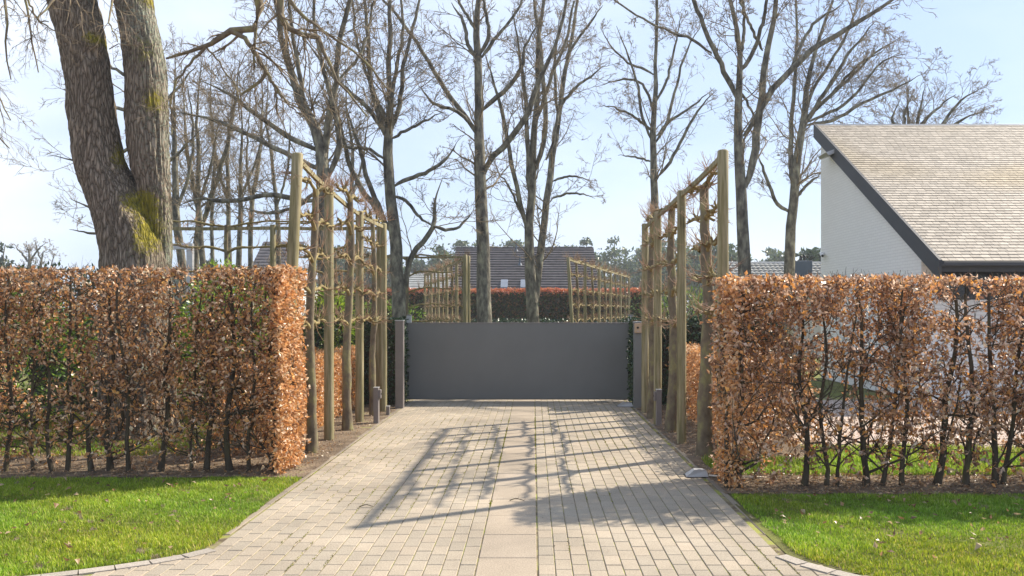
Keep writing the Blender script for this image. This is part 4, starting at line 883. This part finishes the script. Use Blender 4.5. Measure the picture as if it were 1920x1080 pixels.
TS = dict(
 B=[[(612, 640, 34), (607, 420, 30), (606, 330, 30), (600, 260, 26), (580, 220, 22), (555, 165, 18), (533, 90, 14), (515, -20, 11)],
    [(608, 300, 20), (620, 200, 16), (630, 150, 14), (636, 80, 12), (662, -20, 10)], [(572, 200, 13), (560, 130, 10), (548, 60, 8), (540, -20, 6)],
    [(612, 340, 16), (636, 278, 14), (629, 222, 12), (612, 150, 10), (592, 60, 8), (590, -20, 6)],
    [(600, 285, 14), (540, 255, 12), (480, 215, 10), (420, 170, 8), (370, 150, 5)], [(606, 320, 14), (545, 292, 12), (470, 255, 10), (400, 225, 9), (330, 210, 6)],
    [(606, 380, 12), (548, 372, 12), (500, 365, 11), (430, 378, 10), (370, 372, 8), (335, 385, 6)], [(606, 345, 10), (560, 385, 8), (500, 400, 7), (440, 385, 5)],
    [(634, 150, 8), (670, 110, 7), (690, 60, 6), (700, 0, 5)]],
 C=[[(748, 640, 34), (745, 520, 30), (740, 440, 27), (732, 360, 24), (727, 270, 22), (730, 180, 13), (730, 80, 11), (732, -20, 8)],
    [(726, 262, 16), (710, 215, 13), (694, 140, 11), (690, 60, 9), (680, -20, 6)], [(729, 255, 14), (748, 200, 11), (758, 120, 9), (776, 40, 7), (790, -20, 5)],
    [(738, 350, 11), (765, 335, 10), (800, 322, 9), (835, 300, 7), (860, 262, 4)], [(724, 255, 12), (700, 215, 11), (665, 180, 9), (630, 150, 8), (600, 110, 7), (560, 60, 5)],
    [(738, 440, 16), (700, 385, 14), (665, 330, 12), (645, 260, 10), (625, 190, 8), (600, 120, 5)], [(722, 412, 13), (690, 340, 11), (672, 270, 9), (650, 200, 6)],
    [(752, 560, 14), (770, 485, 13), (790, 455, 12), (812, 425, 11), (815, 375, 7), (832, 332, 4)], [(812, 425, 9), (850, 430, 7), (885, 400, 4)],
    [(735, 365, 8), (762, 378, 8), (785, 405, 7), (815, 428, 6)], [(728, 240, 11), (740, 150, 9), (755, 60, 7), (750, -20, 5)], [(722, 300, 8), (690, 280, 7), (650, 275, 6), (610, 250, 4)],
    [(733, 260, 8), (770, 240, 7), (800, 225, 6), (830, 210, 4)], [(730, 245, 9), (700, 170, 8), (672, 90, 6), (660, 0, 5)]],
 D=[[(910, 640, 36), (907, 560, 33), (905, 450, 29), (900, 340, 27), (898, 240, 21), (896, 130, 18), (893, 60, 15), (900, -20, 11)],
    [(903, 338, 20), (915, 305, 15), (955, 262, 14), (990, 210, 13), (1005, 165, 12), (1030, 110, 9), (1055, 40, 7), (1065, -20, 6)],
    [(898, 258, 16), (885, 235, 13), (862, 205, 12), (830, 160, 11), (795, 100, 9), (760, 50, 8), (718, 0, 6)], [(884, 232, 10), (850, 205, 8), (812, 195, 7), (788, 160, 5)],
    [(903, 208, 13), (940, 175, 11), (975, 135, 9), (985, 90, 7), (1010, 40, 5)], [(897, 108, 12), (878, 85, 9), (870, 45, 8), (848, 5, 6)], [(899, 105, 10), (916, 65, 9), (910, 20, 7), (904, -20, 6)],
    [(903, 108, 11), (935, 65, 8), (970, 20, 6), (985, -20, 5)], [(896, 60, 9), (870, 20, 7), (850, -20, 5)]],
 E=[[(1001, 640, 30), (997, 560, 27), (992, 440, 21), (998, 350, 18), (1000, 260, 15), (1008, 170, 12), (1010, 90, 10), (1022, -20, 7)],
    [(1004, 590, 20), (1012, 500, 18), (1022, 410, 16), (1033, 320, 15), (1045, 240, 12), (1058, 150, 10), (1072, 70, 8), (1087, -20, 6)],
    [(990, 442, 12), (975, 380, 11), (960, 310, 10), (945, 230, 9), (925, 150, 7), (905, 90, 5)], [(994, 385, 13), (990, 280, 11), (985, 180, 9), (975, 100, 8), (960, 20, 6)],
    [(999, 335, 13), (1022, 250, 11), (1018, 150, 10), (1010, 60, 8), (1000, -20, 6)], [(1005, 230, 10), (1035, 140, 8), (1060, 80, 6), (1076, 0, 5)],
    [(1036, 340, 6), (1070, 330, 5), (1105, 338, 3)], [(1034, 372, 6), (1075, 362, 5), (1115, 372, 3)], [(1050, 200, 8), (1078, 165, 7), (1110, 140, 5), (1140, 118, 3)], [(1060, 110, 7), (1090, 65, 6), (1130, 10, 5)],
    [(985, 420, 6), (955, 350, 5), (930, 320, 4)], [(1024, 300, 9), (1045, 230, 7), (1040, 120, 7), (1052, 20, 5)]],
 F=[[(1228, 640, 22), (1227, 400, 19), (1226, 320, 16), (1225, 265, 15), (1228, 180, 11), (1230, 100, 8), (1232, -10, 6)],
    [(1232, 333, 9), (1255, 305, 8), (1285, 250, 7), (1310, 205, 6), (1345, 170, 4)], [(1229, 268, 9), (1250, 230, 8), (1268, 160, 6), (1285, 100, 5), (1320, 40, 3)],
    [(1222, 264, 8), (1205, 220, 7), (1195, 160, 6), (1180, 110, 5), (1155, 50, 4)], [(1224, 248, 8), (1190, 220, 6), (1160, 205, 5), (1130, 198, 4)],
    [(1225, 205, 7), (1205, 160, 6), (1172, 148, 5), (1125, 160, 4)], [(1226, 140, 7), (1200, 125, 6), (1180, 120, 5), (1145, 85, 4), (1125, 50, 3)],
    [(1231, 255, 8), (1255, 228, 7), (1290, 205, 5), (1340, 165, 3)], [(1229, 195, 7), (1250, 150, 6), (1265, 90, 5), (1278, 30, 4)], [(1223, 304, 5), (1200, 297, 5), (1160, 290, 3)]],
 G=[[(1399, 640, 34), (1397, 540, 31), (1393, 430, 27), (1388, 330, 24), (1385, 250, 20), (1384, 170, 16), (1388, 100, 12), (1378, 30, 10), (1362, -30, 8)],
    [(1397, 352, 22), (1412, 300, 19), (1420, 240, 18), (1428, 180, 16), (1436, 110, 14), (1448, 50, 12), (1456, -20, 10)],
    [(1394, 255, 15), (1420, 215, 14), (1450, 165, 15), (1480, 135, 14), (1520, 95, 13), (1570, 65, 12), (1620, 35, 10), (1680, -5, 7)],
    [(1381, 185, 15), (1362, 140, 13), (1340, 95, 12), (1322, 55, 11), (1298, -10, 10)], [(1335, 100, 8), (1300, 75, 7), (1255, 58, 6), (1200, 32, 5), (1145, -5, 4)],
    [(1386, 140, 11), (1412, 95, 10), (1428, 50, 9), (1440, -10, 7)], [(1388, 105, 9), (1395, 60, 8), (1392, -10, 6)], [(1430, 95, 8), (1405, 45, 7), (1385, -10, 6)],
    [(1480, 135, 9), (1500, 90, 8), (1530, 40, 7), (1580, 10, 5)], [(1385, 165, 7), (1405, 200, 6), (1425, 240, 4)]],
 H=[[(1474, 640, 28), (1478, 520, 25), (1482, 440, 23), (1490, 350, 20), (1497, 280, 18), (1508, 220, 15), (1515, 150, 11), (1530, 90, 8), (1560, 0, 6)],
    [(1486, 350, 14), (1483, 280, 12), (1485, 210, 10), (1490, 150, 9), (1495, 80, 7), (1492, 0, 5)], [(1505, 240, 13), (1530, 200, 10), (1560, 150, 9), (1600, 90, 7), (1640, 40, 5)],
    [(1508, 228, 10), (1545, 190, 9), (1590, 150, 7), (1640, 100, 5), (1690, 68, 4)], [(1512, 235, 10), (1560, 225, 8), (1620, 193, 7), (1690, 160, 5), (1735, 138, 3)],
    [(1480, 398, 11), (1455, 378, 9), (1440, 340, 8), (1425, 300, 6), (1418, 278, 5)], [(1491, 375, 8), (1515, 345, 7), (1542, 325, 5)], [(1500, 262, 10), (1520, 180, 8), (1555, 120, 7), (1590, 60, 5), (1610, 0, 4)],
    [(1508, 222, 8), (1560, 175, 7), (1610, 120, 6), (1660, 95, 4)], [(1512, 230, 8), (1590, 190, 7), (1650, 120, 5), (1700, 100, 4)]],
 I=[[(1712, 640, 30), (1710, 400, 26), (1706, 300, 20), (1704, 250, 12), (1703, 205, 8), (1705, 165, 4)], [(1706, 290, 12), (1725, 240, 9), (1755, 205, 6), (1795, 175, 4)],
    [(1706, 290, 12), (1690, 240, 9), (1672, 225, 5), (1690, 180, 3)], [(1708, 285, 12), (1760, 240, 8), (1800, 190, 6), (1845, 162, 3)], [(1706, 290, 11), (1720, 230, 8), (1728, 190, 5), (1735, 160, 3)],
    [(1709, 290, 11), (1775, 245, 8), (1815, 218, 5), (1850, 212, 3)], [(1704, 270, 9), (1695, 220, 6), (1712, 175, 4)]],
)
bare_tree('bare_tree', 19, TS['B'], 'bare forked tree with long limbs reaching left behind the tall left post', seed=31, lev=(9, 6, 4, 2))
bare_tree('bare_tree', 21, TS['C'], 'bare many stemmed tree behind the left gate post', seed=32, lev=(6, 6, 4, 2))
bare_tree('bare_tree', 22, TS['D'], 'bare tree with one thick grey trunk rising behind the gate', seed=33, lev=(5, 6, 4, 2))
bare_tree('bare_tree', 25, TS['E'], 'bare twin trunked tree rising behind the middle of the gate', seed=34, lev=(6, 6, 4, 2))
bare_tree('bare_tree', 28, TS['F'], 'slender bare tree with arching side branches behind the right trellis', seed=35, lev=(4, 6, 5, 2), droop=.06)
bare_tree('bare_tree', 20, TS['G'], 'bare forked tree with a thick diagonal limb behind the first right post', seed=36, lev=(4, 6, 4, 2))
bare_tree('bare_tree', 25, TS['H'], 'bare wide crowned tree next to the white gable', seed=37, lev=(6, 7, 5, 2), trop=.03)
bare_tree('bare_tree', 30, TS['I'], 'bare treetop showing above the slate roof ridge', seed=38, lev=(9, 6, 5, 2))
FAR = [
 (26, [[(345, 640, 22), (342, 490, 19), (332, 420, 18), (330, 330, 14), (325, 230, 10), (330, 100, 6)], [(332, 400, 9), (355, 320, 8), (362, 240, 6), (350, 150, 4)]], 'bare trunk standing right beside the mossy double trunk'),
 (28, [[(368, 640, 18), (366, 495, 16), (372, 400, 13), (352, 290, 9), (345, 200, 6), (340, 110, 4)], [(375, 430, 14), (400, 360, 12), (420, 290, 10), (440, 200, 7), (450, 110, 4)]], 'bare tree with a limb leaning right above the hedge shrubs'),
 (27, [[(385, 640, 15), (380, 495, 14), (374, 400, 12), (372, 300, 10), (370, 200, 7), (382, 90, 4)], [(374, 380, 7), (398, 300, 6), (410, 220, 4)]], 'slim straight bare tree left of the trellis post'),
 (30, [[(430, 640, 13), (430, 495, 12), (428, 400, 10), (427, 320, 9), (432, 230, 6), (440, 130, 4)], [(428, 380, 7), (405, 300, 6), (398, 220, 4)]], 'thin bare tree directly behind the pleached tree with dark arms'),
 (29, [[(446, 640, 14), (448, 495, 13), (452, 400, 11), (450, 330, 9), (455, 240, 6), (448, 130, 4)], [(452, 370, 6), (480, 300, 5), (500, 220, 4)]], 'bare tree between the trellis post and the dark armed pleached tree'),
 (31, [[(468, 640, 12), (470, 495, 11), (472, 400, 11), (482, 320, 9), (490, 240, 7), (490, 130, 4)], [(474, 390, 6), (462, 300, 5), (470, 200, 4)]], 'bare tree curving right just left of the second trellis post'),
 (24, [[(262, 640, 26), (258, 400, 22), (250, 250, 18), (246, 100, 12), (240, -20, 9)], [(252, 270, 11), (200, 300, 7), (150, 302, 5), (90, 290, 3)], [(250, 210, 10), (190, 195, 7), (110, 165, 4)], [(256, 380, 10), (200, 398, 7), (130, 372, 4)], [(258, 430, 10), (200, 440, 7), (130, 430, 4)], [(250, 150, 9), (200, 120, 6), (150, 100, 4)], [(250, 240, 10), (310, 190, 7), (370, 120, 5)], [(256, 350, 10), (320, 300, 7), (380, 240, 5)]], 'bare tree spreading out from behind the mossy double trunk'),
 (33, [[(525, 640, 12), (522, 495, 11), (520, 400, 10), (512, 320, 8), (500, 230, 6), (505, 130, 4)], [(520, 390, 6), (540, 310, 5), (545, 220, 4)]], 'slim bare tree behind the tall leaning left post'),
 (34, [[(655, 640, 14), (652, 495, 12), (655, 400, 10), (662, 300, 8), (650, 200, 6), (648, 100, 4)], [(654, 390, 7), (680, 300, 5), (690, 220, 4)]], 'slim bare tree behind the second left post'),
 (32, [[(400, 640, 10), (398, 495, 9), (396, 400, 8), (402, 300, 7), (395, 190, 5), (400, 90, 3)]], 'very thin bare tree among the trunks right of the double trunk'),
]
for i, (Y, st, lb) in enumerate(FAR):
    bare_tree('bare_tree', Y, st, lb, seed=50 + i, lev=(6 if i != 6 else 4, 5, 4, 2), wig=.15)
# a far round bare tree and a pine at the left edge
bare_tree('bare_tree', 90, [[(55, 640, 10), (54, 500, 9), (55, 480, 7), (52, 465, 4), (48, 450, 2)], [(55, 492, 5), (70, 470, 4), (85, 455, 2)], [(54, 492, 5), (38, 472, 4), (28, 458, 2)], [(80, 640, 8), (78, 490, 6), (85, 475, 4), (100, 468, 2)], [(79, 492, 4), (70, 470, 3), (66, 450, 2)], [(100, 640, 6), (97, 492, 4), (105, 480, 3), (112, 478, 1.5)]],
          'distant round headed bare tree above the left hedge', seed=71, lev=(5, 4, 4, 1), rmin=.025)

# ------------------------------------------------------------------ the big double trunk with its overhanging limbs
def big_tree():
    Y = 11.5
    t = thing('mossy_tree', 'massive tree with two mossy trunks behind the left hedge', 'tree', (at(258, 800, Y)[0], Y, 0))
    st = [[(262, 835, 175), (258, 790, 150), (256, 700, 138), (254, 600, 132), (255, 490, 126), (238, 420, 118), (211, 358, 106), (194, 312, 97), (182, 255, 91), (174, 190, 86), (167, 130, 86), (154, 60, 91), (140, 0, 94), (120, -110, 92), (95, -260, 80)],
          [(285, 560, 64), (288, 495, 66), (289, 430, 64), (288, 358, 64), (281, 312, 74), (277, 255, 79), (274, 180, 78), (272, 130, 78), (261, 60, 74), (251, 0, 72), (240, -110, 72), (235, -260, 62)]]
    Vs, Fs, off, ms = [], [], 0, []
    n, k = 300, 120
    for si, s in enumerate(st):
        pts = [(*at(a - (4 if si == 0 and b < 330 else 0), b, Y + (.0 if si == 0 else .06)), w_ * .94 * Y / F / 2) for a, b, w_ in s]; q = resample(pts, n)
        ang = np.arange(k) * 2 * np.pi / k
        A, I = np.meshgrid(ang, np.arange(n)); c = q[I.ravel()]; a = A.ravel()
        dirv = np.stack([np.cos(a), np.sin(a), np.zeros_like(a)], 1)
        P = c[:, :3] + dirv * c[:, 3:4]
        sc = np.stack([np.cos(a) * 3.0, np.sin(a) * 3.0, P[:, 2] * .9], 1)
        wv = .035 * vnoise(sc, 1.5, si) + .02 * vnoise(sc * [1, 1, 2.2], 3.5, si + 2)
        fur = np.abs(vnoise(np.stack([np.cos(a) * 5, np.sin(a) * 5, P[:, 2] * 2.2], 1), 4.5, si + 4)); fine = vnoise(np.stack([np.cos(a) * 9, np.sin(a) * 9, P[:, 2] * 6], 1), 6, si + 8)
        rad = c[:, 3] * (1 + wv) + .030 * (fur - .35) + .009 * fine
        if si == 0:   # burl with the old branch scar, and the lip at the crotch
            b = at(190, 88, Y - .15); dd = P - b; rad += .07 * np.exp(-(dd[:, 0] ** 2 + dd[:, 2] ** 2) / .022) * np.clip(-dirv[:, 1], 0, 1)
            b = at(165, 95, Y - .3); dd = P - b; rad -= .06 * np.exp(-(dd[:, 0] ** 2 + dd[:, 2] ** 2) / .006) * (dirv[:, 1] < 0)
        P = c[:, :3] + dirv * rad[:, None]
        def g_(px, py, sx, sz): b = at(px, py, Y); return np.exp(-((P[:, 0] - b[0]) / sx) ** 2 - ((P[:, 2] - b[2]) / sz) ** 2)
        moss = g_(275, 380, .22, .18) + g_(292, 440, .17, .36) + .9 * g_(232, 290, .09, .25) + g_(190, 80, .14, .10) + .8 * g_(283, 0, .2, .16) + .85 * g_(295, 195, .12, .22) + .55 * g_(280, 100, .18, .3)
        moss = np.clip(moss, 0, 1); lich = np.clip((.35 + .5 * vnoise(P, 1.6, 9)) + (.25 if si else -.25) + .25 * dirv[:, 0], 0, 1)
        Vs.append(P); ms.append(np.stack([moss, lich, moss * 0], 1))
        i = np.arange(n - 1)[:, None] * k; j = np.arange(k)[None]; jn = (j + 1) % k
        Fs.append(np.stack([i + j, i + jn, i + k + jn, i + k + j], -1).reshape(-1, 4) + off); off += n * k
    mesh('trunk', np.concatenate(Vs), np.concatenate(Fs), M['bark'], t, smooth=True, attrs={'moss': np.concatenate(ms)})
    limbs = [
        [(240, -130, 40), (320, -190, 30), (410, -150, 24), (462, -70, 20), (482, 0, 17), (488, 30, 16), (480, 50, 15), (458, 52, 13), (430, 55, 12), (405, 72, 10), (385, 86, 8), (350, 98, 6), (312, 110, 4)],
        [(432, 58, 10), (455, 70, 9), (470, 85, 9), (485, 110, 8), (500, 137, 7), (475, 160, 6), (448, 180, 4)], [(500, 137, 6), (515, 165, 5), (520, 212, 3)], [(500, 135, 5), (530, 185, 4), (562, 215, 2)],
        [(481, 52, 6), (477, 90, 5), (476, 132, 3)], [(385, 88, 6), (360, 115, 5), (335, 150, 4), (322, 190, 4), (323, 255, 2)], [(388, 90, 4), (420, 130, 3), (445, 170, 3), (450, 225, 2)],
        [(410, -150, 24), (480, -120, 18), (522, -40, 14), (525, 10, 13), (530, 40, 12), (555, 62, 10), (590, 68, 9), (600, 80, 8), (620, 130, 6), (650, 170, 4), (690, 220, 3)], [(535, -30, 8), (560, 20, 7), (610, 60, 5), (680, 110, 4), (730, 170, 3)]]
    thin = [[(120, -140, 20), (40, -180, 14), (10, -60, 7), (12, 15, 5), (15, 60, 4), (9, 100, 3), (22, 150, 2)], [(60, -170, 10), (35, -60, 6), (55, 35, 4), (60, 85, 3), (72, 135, 2)], [(45, -20, 5), (70, 35, 3), (105, 58, 2)],
            [(40, -180, 10), (-40, 40, 5), (-5, 175, 3), (22, 225, 2)], [(-40, 60, 5), (-8, 235, 3), (18, 280, 2)], [(120, -100, 14), (150, -60, 8), (75, 30, 3), (90, 40, 2)], [(225, -90, 12), (215, -20, 6), (205, 40, 3), (222, 75, 2)]]
    T = Tubes(); SP, SR = [], []
    for li, s in enumerate(limbs + thin):
        Yl = 10.2 if li < len(limbs) else 9.6
        pts = []
        for j, (a, b, w_) in enumerate(s):
            far = 1.0 if li not in (0, 9, 12, 14, 15) else min(1, j / 3); Yj = Y + (Yl - Y) * far; pts.append((*at(a, b, Yj), w_ * Yj / F / 2))
        q = resample(pts, 18); q[1:, :3] += R.normal(0, .008, (17, 3)); q[:, 3] = np.maximum(q[:, 3], .0025); T.add(q[:, :3], q[:, 3], 9); SP.append(q[:, :3]); SR.append(q[:, 3])
    T.build('limbs', M['bark_esp'], t)
    B = Tubes(); SP, SR = np.array(SP), np.array(SR)
    a, b = spawn(SP, SR, 9, R, n=7, ang=(25, 65), L=1.0, lr=(.3, .9), rr=.45, rmin=.0035, trop=-.10, wig=.16, tmin=.25); B.add(a, b, 5)
    c, d = spawn(a, b, 5, R, n=5, ang=(25, 60), lr=(.3, .6), rr=.6, rmin=.0024, trop=-.03, wig=.2); B.add(c, d, 3)
    e, f = spawn(c, d, 3, R, n=4, ang=(25, 60), lr=(.3, .6), rr=.8, rmin=.0018, trop=0, wig=.25); B.add(e, f, 3)
    p0 = at(205, 92, Y - .5); tw = np.array([[p0, at(222, 82, Y - .62), at(240, 85, Y - .68), at(260, 84, Y - .7), at(276, 90, Y - .7)]]); twr = np.array([[.008, .006, .005, .004, .002]]); B.add(tw, twr, 5); x1, y1 = spawn(tw, twr, 6, R, lr=(.3, .6), rmin=.003); B.add(x1, y1, 3)
    B.build('crown', M['twig'], t)
big_tree()

# ------------------------------------------------------------------ pines far off
def pine_geo(rng, H, base, fs=.5):
    n = int(700); T = Tubes(); 
    z = np.linspace(0, H, 8); P = base + np.stack([rng.normal(0, .08, 8), rng.normal(0, .08, 8), z], 1); T.add(P, np.linspace(.22, .05, 8), 6)
    k = rng.integers(10, 16); cz = rng.uniform(.38, 1.0, k) * H; rad = (1.12 - cz / H) * H * .26 + .5
    a = rng.uniform(0, 6.28, k); rr = rad * rng.uniform(.2, .9, k); C = base + np.stack([np.cos(a) * rr, np.sin(a) * rr, cz], 1)
    pk = rng.integers(0, k, n); q = rng.normal(0, 1, (n, 3)) * np.array([.85, .85, .42]) * (rad[pk] * .42 + .15)[:, None]
    Lp = C[pk] + q; V, Fc = leaves(Lp, rng.uniform(.7, 1.3, n) * fs, rng, .55, .3)
    return T, V, Fc
def forest():
    rng = np.random.default_rng(99); VT, FT, oT, VL, FL, oL, CL = [], [], 0, [], [], 0, []
    spots = []
    for i in range(125):
        px = rng.uniform(300, 1600); Y = rng.uniform(95, 150); spots.append((px, Y))
    for px, Y in spots:
        tgt = -4 + np.interp(px, [300, 560, 620, 780, 860, 960, 1040, 1090, 1130, 1200, 1260, 1380, 1430, 1480, 1560, 1600], [500, 500, 470, 478, 466, 460, 470, 458, 442, 446, 462, 468, 474, 490, 470, 462]) + rng.uniform(-6, 34) * (1 if i % 3 else .3)
        H = CH + (HY - tgt) * Y / F; b = np.array([stemx(px, Y), Y, 0]); T, V, Fc = pine_geo(rng, H, b, .62)
        v, f = T.geo(); VT.append(v); FT.append(f + oT); oT += len(v); VL.append(V); FL.append(Fc + oL); oL += len(V)
        CL.append(np.repeat(pick([(.05, .085, .05), (.075, .12, .06), (.12, .155, .065)], len(V) // 5, rng, .2), 5, axis=0))
    for i in range(60):   # scrub at the wood's foot
        px, Y = rng.uniform(250, 1650), rng.uniform(88, 96); c = np.array([stemx(px, Y), Y, 1.2]); n = 150
        P = c + rng.normal(0, 1, (n, 3)) * np.array([2.2, 1, 1.3]); P[:, 2] = np.abs(P[:, 2]); V, Fc = leaves(P, rng.uniform(.4, .8, n), rng, .6, .3); VL.append(V); FL.append(Fc + oL); oL += len(V)
        CL.append(np.repeat(pick([(.06, .075, .04), (.10, .085, .05), (.05, .08, .04)], n, rng, .2), 5, axis=0))
    t = thing('pine_forest', 'hazy pine wood behind the houses', 'forest', (0, 120, 0)); t['kind'] = 'stuff'
    mesh('trunks', np.concatenate(VT), np.concatenate(FT), M['bark_far'], t)['kind'] = 'stuff'
    mesh('foliage', np.concatenate(VL), np.concatenate(FL), M['green_leaf'], t, col=np.concatenate(CL))['kind'] = 'stuff'
forest()
for px, Y, top, lb in ((8, 85, 458, 'distant dark pine at the left edge above the hedge'), (1528, 60, 466, 'dark pine beside the white gable corner')):
    H = CH + (HY - top) * Y / F; b = np.array([stemx(px, Y), Y, 0]); rng = np.random.default_rng(px)
    t = thing('pine_tree', lb, 'tree', tuple(b)); T, V, Fc = pine_geo(rng, H, b, .5); T.build('trunk', M['bark_far'], t)
    mesh('crown', V, Fc, M['green_leaf'], t, col=np.repeat(pick([(.035, .055, .035), (.05, .08, .04)], len(V) // 5, rng, .2), 5, axis=0))
